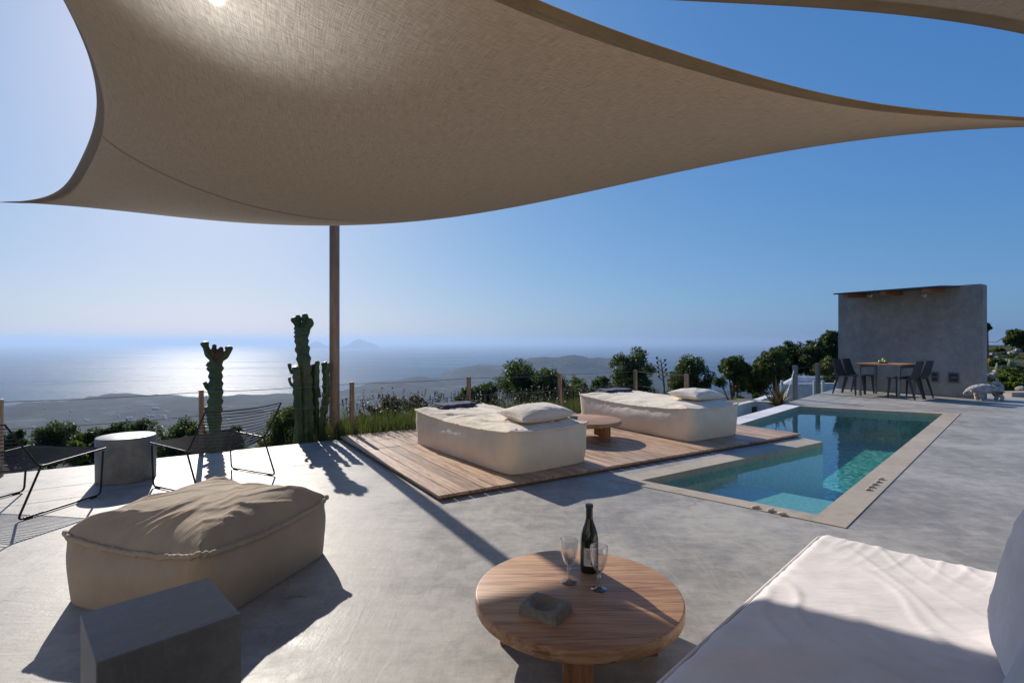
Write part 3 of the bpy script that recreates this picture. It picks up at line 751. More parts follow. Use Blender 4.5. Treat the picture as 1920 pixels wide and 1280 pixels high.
for i in range(n + 1):
    for j in range(n + 1):
        x, y = (2 * i / n - 1), (2 * j / n - 1); X, Y_ = x * S1, y * S2
        rr = math.hypot(X, Y_) / .060; z = .042 - .006 * abs(y) ** 2
        if rr < 1: z -= .030 * (1 - rr ** 3)
        e = max(abs(x), abs(y)); sc_ = 1
        vs.append((X, Y_, z - (.003 if e > .999 else 0)))
for i in range(n):
    for j in range(n): fs.append([i * (n + 1) + j, (i + 1) * (n + 1) + j, (i + 1) * (n + 1) + j + 1, i * (n + 1) + j + 1])
o = len(vs); bd = [i * (n + 1) for i in range(n + 1)] + [n * (n + 1) + j for j in range(1, n + 1)] + [i * (n + 1) + n for i in range(n - 1, -1, -1)] + [j for j in range(n - 1, 0, -1)]
for k in bd: p = vs[k]; vs.append((p[0] * 1.05, p[1] * 1.05, .0))
for k in range(len(bd)): fs.append([bd[k], bd[(k + 1) % len(bd)], o + (k + 1) % len(bd), o + k][::-1])
fs.append([o + k for k in range(len(bd))])
mesh_obj("body", vs, fs, "ashtray_cement", at_, False)
# small glass dish on the far table
gp = Vector((.76, 6.42, DZ + .235)); gt = thing("glass_tumbler", "small bluish glass bowl on the table between the daybeds", "glass bowl", gp)
q = MB(); q.lathe([(.03, 0), (.045, .004), (.055, .03), (.058, .045), (.055, .045), (.050, .03), (.04, .008), (.02, .007)], n=32); q.build("bowl", "blue_glass", gt, True)

# ------------------------------------------------------------------ concrete stools
sc_c = Vector((-3.515, 4.74, 0)); t = thing("round_stool", "grey concrete cylinder stool between the two wire chairs", "stool", sc_c)
q = MB(); q.lathe([(.220, 0), (.226, .006), (.229, .385), (.226, .391), (.219, .394)], n=96); q.build("body", "stool_cement", t, True)
d_ = .83
cbA = [Vector((x * d_, y * d_, 0)) for x, y in ((-1.596, 1.904), (-1.291, 2.207), (-.986, 1.923), (-1.297, 1.621))]
cc = sum(cbA, Vector()) / 4; ang = math.atan2((cbA[1] - cbA[0]).y, (cbA[1] - cbA[0]).x)
t = thing("block_stool", "dark grey concrete block stool in the left foreground", "stool", cc, ang)
hs = .42 * d_ / 2; q = MB(); q.box(-hs, hs, -hs, hs, 0, H0 - d_); q.build("body", "block_cement", t, bevel=.004)

# ------------------------------------------------------------------ wire lounge chairs
def wire_chair():
    t = thing("wire_lounge_chair", "x", "lounge chair", (0, 0, 0), 0, "black wire lounge chairs")
    W = .36   # half width
    prof = [(-.44, .67), (-.17, .345), (.36, .375)]           # back top, crook, seat front (y, z)
    for sx_ in (-1, 1):
        x = W * sx_; q = MB()
        q.tube(fillet([(x, .335, .36), (x, .31, .012), (x, -.31, .012), (x, -.155, .345)], .035), .0075, 8)
        leg = q.build("sled_leg", "black_metal", t, True)
        for yy in (-.24, .25):
            q = MB(); q.box(x - .011, x + .011, yy - .022, yy + .022, 0, .011); q.build("glide", "rubber", leg)
        q = MB(); q.tube(fillet([(x, -.39, .685), (x, -.17, .348), (x, .36, .378)], .05), .0065, 8); q.build("side_rail", "black_metal", t, True)
    def wire(y, z, dip, dy):
        q_ = []
        for k in range(13):
            f = k / 6 - 1; s = 1 - f * f
            q_.append((W * f, y - dy * s, z - dip * s))
        return q_
    nb = 13; q = MB()
    for i in range(nb):
        f = i / (nb - 1); y = -.39 + .21 * f; z = .685 - .325 * f
        q.tube(wire(y, z, .01 + .035 * f ** 2, .055), .0055 if i == 0 else .0034, 6)
    q.build("backrest", "black_metal", t, True)
    q = MB(); ns = 22
    for i in range(ns):
        f = i / (ns - 1); y = -.16 + .52 * f; z = .347 + .03 * f
        q.tube(wire(y, z, .045 * (1 - f) ** 1.2 + .006, .05 * (1 - f) ** 2), .0055 if i == ns - 1 else .0034, 6)
    q.build("seat", "black_metal", t, True)
    return t
ch = wire_chair()
n1_, n2_, n3_ = at(37, 977), at(185, 930), at(50, 922)
def place_chair(o, rear, front, side):  # rear->front along one sled, side: +1 if this sled is at local +x
    d = (front - rear).normalized(); rz = math.atan2(d.y, d.x) - math.pi / 2
    right = Vector((d.y, -d.x, 0)); c = (rear + front) / 2 - right * .36 * side
    o.location = (c.x, c.y, 0); o.rotation_euler = (0, 0, rz)
place_chair(ch, n1_, n2_, 1); ch["label"] = "black wire lounge chair cut off by the left edge of the picture"
ch2 = copy_tree(ch, (0, 0, 0), 0, "black wire lounge chair with its back to the pole, right of the cylinder stool")
place_chair(ch2, at(520, 893), at(430, 878), 1)

# ------------------------------------------------------------------ foreground sofa
K = at(1535, 990, .35); K.z = 0; u1 = Vector((-.707, -.707, 0)); u2 = Vector((.707, -.707, 0))
sf = thing("low_sofa", "low white sofa with mattress in the right foreground", "sofa", (0, 0, 0))
LS, WS = 3.4, .90
q = MB(); cS = K + u1 * LS / 2 + u2 * WS / 2
q.obox(cS, u1, u2, LS / 2 - .05, WS / 2 - .05, 0, .17); q.build("base", "white_render", sf, bevel=.01)
def edged(L, n, r=.07):
    e = [0, .0015, .004, .008, .014, .022, .032, .044, .058]; mid = list(np.linspace(r, L - r, n)); return e + mid + [L - k for k in e[::-1]]
EX, EY = edged(LS, 230), edged(WS, 84); vs = []; fs = []; n, mm = len(EX) - 1, len(EY) - 1; rdg = lambda v_, w_: math.exp(-(v_ / w_) ** 2)
def rim(d, r=.055): t_ = min(d / r, 1); return math.sqrt(max(0, 1 - (1 - t_) ** 2))
for sgn in (1, -1):
    o = len(vs)
    for al in EX:
        for ac_ in EY:
            p = K + u1 * al + u2 * ac_; ee = rim(min(al, LS - al)) * rim(min(ac_, WS - ac_)); zz = 0
            if sgn > 0:
                w1_ = noise.noise(Vector((ac_ * 2.2, al * 2, 0))); far = max(0, 1 - al / .5)
                zz += .0045 * far ** 1.5 * rdg(noise.noise(Vector((ac_ * 13 + al * 2.5 + w1_, al * 1.4, 4))), .13)
                zz += .007 * min(1, max(0, (al - .7) / .5)) * rdg(noise.noise(Vector((al * 2.6 + ac_ * 2.9 + w1_ * .8, ac_ * .7 - al * .6, 9))), .12)
                zz += .009 * rdg(noise.noise(Vector((al * 4.5 - ac_ * 3 + w1_, ac_ * 1.5, 21))), .07) * .6
                zz += .007 * noise.noise(Vector((al * 1.7, ac_ * 2, 2))) + .002 * noise.noise(Vector((al * 13, ac_ * 13, 2)))
            vs.append((p.x, p.y, .26 + sgn * (.085 * ee) + zz * ee))
    for i in range(n):
        for j in range(mm):
            f = [o + i * (mm + 1) + j, o + i * (mm + 1) + j + 1, o + (i + 1) * (mm + 1) + j + 1, o + (i + 1) * (mm + 1) + j]
            fs.append(f if sgn < 0 else f[::-1])
mt = mesh_obj("mattress", vs, fs, "white_cotton", sf, True)
bm = bmesh.new(); bm.from_mesh(mt.data); bmesh.ops.recalc_face_normals(bm, faces=bm.faces); bm.to_mesh(mt.data); bm.free()
def rr_edge(z, off):
    pts = []
    for (sx_, sy_) in ((-1, -1), (1, -1), (1, 1), (-1, 1)): pts.append(cS + u1 * (LS / 2 + off) * sx_ + u2 * (WS / 2 + off) * sy_ + Vector((0, 0, z)))
    return fillet(pts, .05, 6, True)
for z in (.320, .20):
    q = MB(); q.tube(rr_edge(z, -.009 if z > .3 else -.006), .0055, 8, True); q.build("piping", "white_cotton", mt, True)
q = MB(); bc_ = K + u1 * LS / 2 + u2 * (WS + .08); q.obox(bc_, u1, u2, LS / 2 - .95, .06, 0, .62); q.build("backrest", "white_render", sf, bevel=.015)
def scushion(label, along, off, W, D, T, z, lean, yaw, mat, seed):
    p = K + u1 * along + u2 * off
    base = math.atan2(u1.y, u1.x)
    o = pillow("back_cushion", label, "cushion", W, D, T, mat, (0, 0, 0), (0, 0, 0), "white cushions leaning on the sofa back", seed)
    M_ = Matrix.Translation((p.x, p.y, z)) @ Matrix.Rotation(base + yaw, 4, 'Z') @ Matrix.Rotation(lean, 4, 'X')
    o.matrix_world = M_; o.rotation_mode = 'XYZ'
    o.location = M_.translation; o.rotation_euler = M_.to_euler()
scushion("white cushion at the right edge, the farther one, with sunlit upper rim", 0.86, .752, .50, .50, .17, .585, R(77), R(9), "white_cotton", 3)
scushion("white cushion in the bottom right corner, the nearest one", 1.32, .815, .60, .56, .22, .575, R(70), R(-7), "grey_cotton", 8)

# ------------------------------------------------------------------ pole, sail, ropes
PB = Vector((-2.40, 7.03, 0)); t = thing("sail_pole", "tall brown wooden pole holding the shade sail beyond the terrace", "pole", (PB.x, PB.y, -.3))
q = MB(); q.lathe([(.066, 0), (.066, 3.62), (.060, 3.64)], n=32); q.build("shaft", "pole_wood", t, True)
q = MB(); q.lathe([(.09, .27), (.09, .285), (.07, .29)], n=32); q.build("base_plate", "grey_metal", t, True)
def crv(pts, n):
    P = np.array(pts, float); d = np.r_[0, np.cumsum(np.linalg.norm(np.diff(P, axis=0), axis=1))]; d /= d[-1]; t_ = np.linspace(0, 1, n)
    w_ = np.ones(len(P)); w_[0] = w_[-1] = 50; dg_ = 6 if len(P) > 7 else min(len(P) - 1, 4)
    out = np.stack([np.polyval(np.polyfit(d, P[:, k], dg_, w=w_), t_) for k in range(3)], 1)
    out += np.outer(1 - t_, P[0] - out[0]) + np.outer(t_, P[-1] - out[-1]); return out
def coons(AB, BC, DC, AD, n, amp, p):
    c0, c1_, d0, d1_ = crv(AB, n), crv(DC, n), crv(AD, n), crv(BC, n); A, B, C, D = AB[0], AB[-1], DC[-1], DC[0]
    u = np.linspace(0, 1, n)[:, None, None]; v = np.linspace(0, 1, n)[None, :, None]
    S = (1 - v) * c0[:, None] + v * c1_[:, None] + (1 - u) * d0[None] + u * d1_[None] - ((1 - u) * (1 - v) * np.array(A) + u * (1 - v) * np.array(B) + (1 - u) * v * np.array(D) + u * v * np.array(C))
    S[..., 2] -= amp * (((4 * u * (1 - u)) ** p) * ((4 * v * (1 - v)) ** p))[..., 0]
    return S
def sail(name, label, S, hems, seams):
    t = thing(name, label, "shade sail", (0, 0, 0), 0, "beige shade sails"); n = S.shape[0]
    vs = [tuple(S[i, j]) for i in range(n) for j in range(n)]; fs = [[i * n + j, i * n + j + 1, (i + 1) * n + j + 1, (i + 1) * n + j] for i in range(n - 1) for j in range(n - 1)]
    o = mesh_obj("cloth", vs, fs, "sail_cloth", t, True)
    uvl = o.data.uv_layers.new(name="UVMap"); li = np.empty(len(o.data.loops), np.int32); o.data.loops.foreach_get("vertex_index", li)
    uv = np.stack([(li // n) / (n - 1) * 1.4, (li % n) / (n - 1)], 1).astype(np.float32); uvl.data.foreach_set("uv", uv.ravel())
    for kind in hems:      # hem strip just under the cloth, about 9 cm wide
        vs, fs = [], []
        for a_ in range(n):
            get = {'u0': lambda k: S[k, a_], 'u1': lambda k: S[n - 1 - k, a_], 'v0': lambda k: S[a_, k], 'v1': lambda k: S[a_, n - 1 - k]}[kind]
            p0 = get(0); k = 1
            while k < n // 3 and np.linalg.norm(get(k) - p0) < .07: k += 1
            dd = get(k) - p0; L_ = np.linalg.norm(dd); q1 = p0 + dd * min(1, .07 / max(L_, 1e-6))
            vs += [tuple(p0 + [0, 0, -.0035]), tuple(p0 + [0, 0, -.007]), tuple(q1 + [0, 0, -.005])]
        for a_ in range(n - 1):
            for b_ in range(2): fs.append([3 * a_ + b_, 3 * a_ + 3 + b_, 3 * a_ + 4 + b_, 3 * a_ + 1 + b_])
        mesh_obj("hem", vs, fs, "sail_hem", t, True)
    for (ax_, idx) in seams:
        pts = [S[idx, k] if ax_ == 'u' else S[k, idx] for k in range(n)]; vs, fs = [], []
        for k, p in enumerate(pts):
            o2 = S[idx, k] - S[idx - 1, k] if ax_ == 'u' else S[k, idx] - S[k, idx - 1]; o2 = o2 / max(np.linalg.norm(o2), 1e-6) * .011
            vs += [tuple(p + o2 - [0, 0, .004]), tuple(p - o2 - [0, 0, .004])]
        for k in range(n - 1): fs.append([2 * k, 2 * k + 1, 2 * k + 3, 2 * k + 2])
        mesh_obj("seam", vs, fs, "sail_hem", t, True)
    return t
A = (-4.95, 5, 2.59); B = (-2.4, 7.03, 3.22); C = (3.13, 2.8, 2.40); D = (-1.35, .3, 3.1)
S1_ = coons([A, (-3.7, 5.56, 2.75), (-2.7, 6.45, 3.0), B], [B, (-1.96, 6.32, 3.0), (-.73, 5.22, 2.7), (1.0, 3.75, 2.5), C],
            [D, (-.75, 1.5, 2.78)] + [tuple(at(*q_)) for q_ in ((1010, 0, 2.60), (1170, 62, 2.55), (1330, 117, 2.51), (1560, 177, 2.47), (1740, 207, 2.435), (1920, 219, 2.415))] + [C],
            [A] + [tuple(at(*q_)) for q_ in ((60, 375, 2.575), (120, 345, 2.56), (160, 290, 2.545), (177, 235, 2.54), (172, 170, 2.55), (155, 80, 2.58), (132, 0, 2.62))] + [(-1.6, 1.3, 2.82), D], 141, .23, .6)
s1 = sail("shade_sail", "large beige shade sail stretched over the terrace with the sun glowing through", S1_, ('u0', 'v1'), [('v', 71)])
E_ = [(-1.2, 2.2, 3.25), (.877, 2.59, 2.95), (1.70, 2.587, 2.90), (2.66, 2.70, 2.85), (5.0, 3.3, 2.75)]
G_ = [(-1.0, -3, 3.9), (1, -2.9, 3.7), (5.2, -3, 3.6)]
S2_ = coons(E_, [E_[-1], (5.0, .5, 3.1), G_[-1]], G_, [E_[0], (-1.0, 0, 3.5), G_[0]], 61, .05, 1)
s2 = sail("shade_sail", "second shade sail of which only an edge shows at the top right", S2_, ('v0',), [])
q = MB(); q.tube([A, (-5.6, 5.36, 2.72), (-7.0, 6.2, 3.0)], .006, 8); rp = q.build("corner_rope", "sail_rope", s1)
q = MB()
q.tube([Vector(A) + Vector((.02 * math.cos(x / 8 * math.pi) - .03, .012, .014 * math.sin(x / 8 * math.pi))) for x in range(16)], .0045, 6, True); q.build("shackle", "grey_metal", s1, True)

# unseen house front, added behind the camera to bounce warm sunlight forward
hb_ = thing("added_bounce_front", "unseen cream house front added behind the camera to bounce warm light onto the terrace", "house", (0, -3.6, 0))
q = MB(); q.box(-9, 10, -5, 0, 0, 3.9); q.build("body", "bounce_front_render", hb_)
q = MB(); q.box(-9.1, 10.1, -5.1, .1, 3.901, 4.1); q.build("roof_edge", "bounce_front_render", hb_)
for x0, x1 in ((-5.2, -3.2), (1.2, 4.0)):
    q = MB(); q.box(x0, x1, .002, .05, .002, 2.3); w_ = q.build("door", "leg_wood", hb_); q = MB(); q.box(x0 + .1, x1 - .1, .051, .055, .1, 2.2); q.build("pane", "ceramic", w_)

# ------------------------------------------------------------------ fence
fp = [(-6.15, 3.79), (-4.74, 4.81), (-3.43, 5.74), (-2.115, 6.87), (-.655, 7.89), (.81, 8.79), (2.32, 9.77), (2.86, 8.52)]
fe = thing("cable_fence", "low fence of wooden posts and thin steel cables along the terrace edge", "fence")
def fpost(x, y, mat, dirv, z0=-.1, z1=.715):
    q = MB(); n_ = Vector((-dirv[1], dirv[0], 0)); q.obox((x, y, 0), dirv, n_, .024, .03, z0, z1); q.build("post", mat, fe, bevel=.004)
for k, (x, y) in enumerate(fp[1:], 1): fpost(x, y, "post_wood", edge_dir)
for z in (.69, .43):
    q = MB()
    for a_, b_ in zip(fp, fp[1:]):
        pts = [(a_[0] + (b_[0] - a_[0]) * f, a_[1] + (b_[1] - a_[1]) * f, z - .012 * 4 * f * (1 - f)) for f in (0, .25, .5, .75, 1)]; q.tube(pts, .0032, 6)
    q.build("cable", "steel_cable", fe, True)
gl_ = thing("platform_fence", "grey metal posts with cables at the edge of the far platform", "fence")
gp_ = [Vector((6.13, 11.26, 0)), Vector((7.36, 12.52, 0))]
for p in gp_:
    q = MB(); q.obox(p, AX, BX, .055, .03, -.1, .73); q.build("post", "grey_metal", gl_, bevel=.004)
for z in (.66, .35):
    q = MB(); q.tube([gp_[0] + Vector((0, 0, z)), gp_[1] + Vector((0, 0, z)), Vector((8.55, 13.78, z))], .003, 6); q.build("cable", "steel_cable", gl_, True)
q = MB(); q.tube([gp_[0] + Vector((0, 0, .70)), gp_[0] + Vector((-.35, -.25, .0))], .004, 6); q.build("brace", "grey_metal", gl_, True)

# ------------------------------------------------------------------ concrete wall with canopy
W0 = Vector((8.62, 13.74, 0)); WL, WH, WT = 2.94, 2.50, .26
wt = thing("concrete_wall", "tall grey concrete screen wall behind the dining table", "wall", W0 + AX * .0, math.atan2(-BX.y, -BX.x))
# local x runs along the wall to the right, local y = +AX side (away)
n = 8; vs = []
def wall_outline():
    r = .05; pts = [(0, 0), (WL, 0)]
    for k in range(n + 1):
        a_ = k / n * math.pi / 2; pts.append((WL - r + r * math.cos(a_), WH - r + r * math.sin(a_)))
    pts.append((0, WH)); return pts
ol = wall_outline(); vs = [(x, y, z) for y in (0, WT) for x, z in ol]; no = len(ol)
holes = []
fs = [list(range(no)), [no + k for k in range(no)][::-1]] + [[k, no + k, no + (k + 1) % no, (k + 1) % no] for k in range(no)]
wo = mesh_obj("wall_body", vs, fs, "wall_cement", wt)
bm = bmesh.new(); bm.from_mesh(wo.data); bmesh.ops.recalc_face_normals(bm, faces=bm.faces); bm.to_mesh(wo.data); bm.free()
def wall_xz(u, v):   # point on wall face from the picture
    s = (u - 960) / F; tt = (s * W0.y - W0.x) / (.533 + .846 * s); Y = W0.y - .846 * tt; return tt, H0 - (v - 640) / F * Y
for (u0, v0, u1_, v1) in ((1745, 696, 1761, 717), (1777, 697, 1800, 719)):
    x0, z1 = wall_xz(u0, v0); x1, z0 = wall_xz(u1_, v1); f_ = MB()
    f_.box(x0, x1, -.012, -.001, z0, z1); w_ = f_.build("wall_outlet", "grey_metal", wt, bevel=.003)
    f_ = MB(); f_.box(x0 + .03, x1 - .03, -.02, -.0125, z0 + .03, z1 - .03); f_.build("cover", "charcoal_plastic", w_, bevel=.003)
    f_ = MB(); xm = (x0 + x1) / 2; f_.box(xm - .04, xm + .06, -.045, -.0205, (z0 + z1) / 2 - .01, (z0 + z1) / 2 + .03); f_.build("socket", "block_cement", w_, bevel=.006)
# canopy: thin cover on three beams
def roof_z(x, y): return WH - .035 + .055 * y
q = MB(); cx0, cx1, cyd = .37, 2.55, -1.0
q.hexa([(cx0, cyd, roof_z(0, cyd)), (cx1, cyd, roof_z(0, cyd) - .0), (cx1, -.002, roof_z(0, 0)), (cx0, -.002, roof_z(0, 0))],
       [(cx0, cyd, roof_z(0, cyd) + .03), (cx1, cyd, roof_z(0, cyd) + .03), (cx1, -.002, roof_z(0, 0) + .03), (cx0, -.002, roof_z(0, 0) + .03)])
cn = q.build("canopy", "charcoal_plastic", wt)
for x in (.62, 1.42, 2.22):
    q = MB(); hb = .10
    q.hexa([(x - .05, cyd + .05, roof_z(0, cyd) - hb), (x + .05, cyd + .05, roof_z(0, cyd) - hb), (x + .05, -.003, roof_z(0, 0) - hb - .004), (x - .05, -.003, roof_z(0, 0) - hb - .004)],
           [(x - .05, cyd + .05, roof_z(0, cyd) - .003), (x + .05, cyd + .05, roof_z(0, cyd) - .003), (x + .05, -.003, roof_z(0, 0) - .007), (x - .05, -.003, roof_z(0, 0) - .007)])
    q.build("beam", "beam_wood", wt, bevel=.004)
for (u, v, dx) in ((1634, 554, .0), (1735, 553, 0)):
    x, z = wall_xz(u, v); q = MB()
    q.tube([(x, -.01, z + .03), (x, -.10, z + .03), (x, -.14, z - .0), (x + .06, -.15, z - .02)], [.02, .02, .035, .045], 12); q.build("spotlight", "white_plastic", wt, True)

# ------------------------------------------------------------------ dining set
TCn = Vector((8.58, 11.90, 0)); ra = math.atan2(AX.y, AX.x)
dt = thing("dining_table", "square wooden dining table with grey metal legs before the concrete wall", "dining table", TCn, ra)
q = MB()
for k in range(6): q.box(-.46 + k * .1535, -.46 + (k + 1) * .1535 - .003, -.46, .46, .715, .75)
q.build("tabletop", "table_wood", dt, bevel=.003)
for sx_ in (-1, 1):
    for sy_ in (-1, 1):
        q = MB(); q.hexa([(sx_ * .38 - .02, sy_ * .38 - .02, 0), (sx_ * .38 + .02, sy_ * .38 - .02, 0), (sx_ * .38 + .02, sy_ * .38 + .02, 0), (sx_ * .38 - .02, sy_ * .38 + .02, 0)],
                         [(sx_ * .40 - .028, sy_ * .40 - .028, .713), (sx_ * .40 + .028, sy_ * .40 - .028, .713), (sx_ * .40 + .028, sy_ * .40 + .028, .713), (sx_ * .40 - .028, sy_ * .40 + .028, .713)])
        q.build("leg", "grey_metal", dt, bevel=.004)
q = MB(); q.box(-.38, .38, -.39, -.36, .66, .712); q.box(-.38, .38, .36, .39, .66, .712); q.build("apron", "grey_metal", dt)
ft = thing("fruit_plate", "dark plate with green fruit on the dining table", "plate", (TCn.x - .05, TCn.y + .05, .75))
q = MB(); q.lathe([(.05, 0), (.07, .003), (.13, .022), (.135, .026), (.128, .026), (.07, .010), (.01, .008)], n=40); q.build("plate", "ceramic", ft, True)
for k, (x, y, z) in enumerate(((0, 0, .04), (.065, .01, .038), (-.055, .03, .038), (.01, -.06, .038), (.02, .02, .085))):
    q = MB(); q.lathe([(.002, -.032), (.018, -.028), (.032, -.01), (.034, .004), (.026, .024), (.010, .032), (.002, .029)], (x, y, z), 18); q.build("fruit", "fruit", ft, True)
def dining_chair():
    t = thing("dining_chair", "x", "chair", (0, 0, 0), 0, "dark plastic dining chairs")     # faces +y
    n = 12; vs, fs = [], []
    # one bent shell: seat then backrest, thickness 18 mm
    pr = [(.22, .445), (.20, .455), (.0, .445), (-.16, .44), (-.20, .46), (-.235, .52), (-.27, .64), (-.315, .80), (-.32, .83)]
    pr = [(p.y, p.z) for p in catmull([(0, a_, b_) for a_, b_ in pr], 4)]
    m_ = len(pr)
    def sect(i0, i1, nm):
        vs, fs = [], []
        for i in range(i0, i1 + 1):
            y, z = pr[i]; a_ = pr[max(i - 1, 0)]; b_ = pr[min(i + 1, m_ - 1)]; d = Vector((0, b_[0] - a_[0], b_[1] - a_[1])).normalized(); nn = Vector((0, -d.z, d.y)) if d.y < 0 else Vector((0, d.z, -d.y))
            nn = Vector((0, d.z, -d.y)); back = max(0, (z - .47) / .36); w_ = .225 - .055 * back
            for k in range(n + 1):
                f = 2 * k / n - 1; curve = .02 * (1 - f * f)
                p = Vector((w_ * f, y, z)) + Vector((0, -curve * back, -curve * (1 - back)))
                vs.append(p + nn * .009); vs.append(p - nn * .009)
        r_ = 2 * (n + 1); cnt = i1 - i0 + 1
        for i in range(cnt - 1):
            for k in range(n):
                a_ = i * r_ + 2 * k; fs.append([a_, a_ + 2, a_ + r_ + 2, a_ + r_]); fs.append([a_ + 1, a_ + r_ + 1, a_ + r_ + 3, a_ + 3])
            a_ = i * r_; fs.append([a_, a_ + r_, a_ + r_ + 1, a_ + 1]); a_ += 2 * n; fs.append([a_, a_ + 1, a_ + r_ + 1, a_ + r_])
        for k in range(n):
            a_ = 2 * k; fs.append([a_, a_ + 1, a_ + 3, a_ + 2]); a_ += (cnt - 1) * r_; fs.append([a_, a_ + 2, a_ + 3, a_ + 1])
        mesh_obj(nm, vs, fs, "charcoal_plastic", t, False)
    sp = 17; sect(0, sp, "seat"); sect(sp, m_ - 1, "backrest")
    for sx_ in (-1, 1):
        for (ty, by) in ((.18, .205), (-.19, -.30)):
            x0, x1 = sx_ * .19, sx_ * .215; q = MB()
            q.hexa([(x1 - .013, by - .013, 0), (x1 + .013, by - .013, 0), (x1 + .013, by + .013, 0), (x1 - .013, by + .013, 0)],
                   [(x0 - .022, ty - .025, .435), (x0 + .022, ty - .025, .435), (x0 + .022, ty + .025, .435), (x0 - .022, ty + .025, .435)]); q.build("leg", "charcoal_plastic", t, bevel=.003)
    return t
dc = dining_chair()
# facing -BX for those on the +BX side
rB = math.atan2(-BX.y, -BX.x) - math.pi / 2
spots = [(TCn + BX * .66 - AX * .23, rB, "dark dining chair at the left of the table, the nearer of the left pair"),
         (TCn + BX * .66 + AX * .23, rB, "dark dining chair at the left of the table, closer to the wall"),
         (TCn - BX * .40 - AX * .23, rB + math.pi, "dark dining chair at the right of the table, the nearer of the right pair"),
         (TCn - BX * .42 + AX * .23, rB + math.pi, "dark dining chair at the right of the table, closer to the wall")]
for k, (p, rz, lb) in enumerate(spots):
    if k == 0: dc.location = p; dc.rotation_euler = (0, 0, rz); dc["label"] = lb
    else: copy_tree(dc, p, rz, lb)

# ------------------------------------------------------------------ shells on the coping
rnd = random.Random(8)
def shell_mesh(o_name):
    vs, fs = [], []; nn = 14; mk = 8
    for i in range(mk + 1):
        f = i / mk; r = math.sin(math.pi * min(.98, f + .02)) ** .7 * .5
        for k in range(nn):
            a_ = 2 * math.pi * k / nn; rr = r * (1 + .12 * math.cos(a_ * 5))
            vs.append(((f - .5) * 1.4, rr * math.cos(a_) * .75, max(0, rr * math.sin(a_) * .62 + .22)))
    for i in range(mk):
        for k in range(nn): fs.append([i * nn + k, i * nn + (k + 1) % nn, (i + 1) * nn + (k + 1) % nn, (i + 1) * nn + k])
    fs.append(list(range(nn))[::-1]); fs.append([mk * nn + k for k in range(nn)])
    return vs, fs
sv, sf_ = shell_mesh("shell"); shell0 = None
SH = [(1417, 951.5, 0.2, .052, "pale shell farthest left on the front pool rim"), (1445, 957.5, .1, .052, "pale shell in the middle of three on the front pool rim"), (1467, 964, -.1, .046, "flat pale shell at the right of three on the front pool rim")]
for k in range(5): SH.append((1628 + k * 6.0, 918 - k * 4.9, .2, .046, "pale shell in the short row on the right pool rim, number %s counting away from the camera" % ("one", "two", "three", "four", "five")[k]))
for k, (u, v, rz, s, lb) in enumerate(SH):
    p = at(u, v, .0065)
    if shell0 is None: shell0 = mesh_obj("sea_shell", sv, sf_, "shell", None, True); o = shell0
    else: o = shell0.copy(); col.objects.link(o)
    o.location = p; o.rotation_euler = (0, 0, rz + rnd.uniform(-.3, .3)); o.scale = (s, s * .8, s * .75)
    tag(o, lb, "shell", "shells laid on the pool rim")

# ------------------------------------------------------------------ cacti
def ribbed(q, path, r, ribs=5, seed=0, n=20, scal=.10):
    P = catmull(path, 12); N = len(P); L = sum((P[i + 1] - P[i]).length for i in range(N - 1)); rad = []; s = 0
    for i, p in enumerate(P):
        f = i / (N - 1); s = f * L
        base = r * (.62 + .38 * min(1, f * 6)) if f < .17 else r
        tip = math.sqrt(max(0.02, 1 - max(0, (f - (1 - r * .9 / L)) / (r * .9 / L)) ** 2))
        rad.append(base * tip * (1 + .15 * noise.noise(Vector((s * 5, seed, 0)))))
    def pf(k, i):
        a_ = 2 * math.pi * k / n
        return (.74 + .30 * (abs(math.cos(a_ * ribs / 2)) ** 1.6)) * (1 + scal * 1.3 * math.sin(i / N * L / .12 * 2 * math.pi + seed + 2.5 * noise.noise(Vector((i / N * L * 4, seed, 5)))) + .08 * noise.noise(Vector((i * .9, k * .7, seed))))
    q.tube(P, rad, n, prof=pf)
def px(u, v, Y, dy=0): p = atY(u, v, Y); p.y += dy; return p
YC = 6.75
t = thing("candelabra_cactus", "tall multi stemmed green cactus just left of the brown pole", "cactus", (0, 0, 0))
q = MB(); ribbed(q, [px(578, 850, YC), px(575, 780, YC), px(572, 700, YC), px(566, 640, YC), px(564, 612, YC)], .084, seed=1); q.build("stem", "cactus_skin", t, True)
q = MB()
for pth, r in (([(562, 622), (553, 606), (548, 595)], .042), ([(563, 622), (559, 604), (558, 590)], .036), ([(566, 624), (570, 600), (572, 588)], .045), ([(566, 628), (578, 610), (580, 596)], .046), ([(570, 628), (574, 618), (577, 606)], .05), ([(562, 622), (556, 618), (551, 614)], .022)):
    q = MB(); ribbed(q, [px(u, v, YC, .03 * (i % 2)) for i, (u, v) in enumerate(pth)], r, 4, seed=u); q.build("crown_arm", "cactus_skin", t, True)
for k, (pth, r, dy, lb) in enumerate((([(566, 850), (564, 780), (562, 720), (560, 684)], .062, -.08, None), ([(590, 850), (586, 770), (583, 720), (582, 682)], .052, .12, None),
                   ([(598, 850), (600, 790), (606, 745), (606, 710), (605, 678)], .058, .1, None), ([(599, 745), (594, 725), (594, 700), (594, 676)], .034, .02, None),
                   ([(606, 745), (613, 735), (614, 715)], .028, .0, None), ([(605, 700), (612, 690), (614, 680)], .030, .05, None), ([(555, 700), (550, 690), (549, 680)], .026, -.1, None), ([(586, 700), (590, 690), (588, 678)], .025, .1, None), ([(557, 725), (550, 715), (549, 706)], .02, -.1, None))):
    q = MB(); ribbed(q, [px(u, v, YC, dy) for u, v in pth], r * .82, 5, seed=k * 3.1); q.build("arm", "cactus_skin", t, True)
YC2 = 6.35
t = thing("column_cactus", "single stemmed cactus with a clump of pads on top behind the wire chair", "cactus", (0, 0, 0))
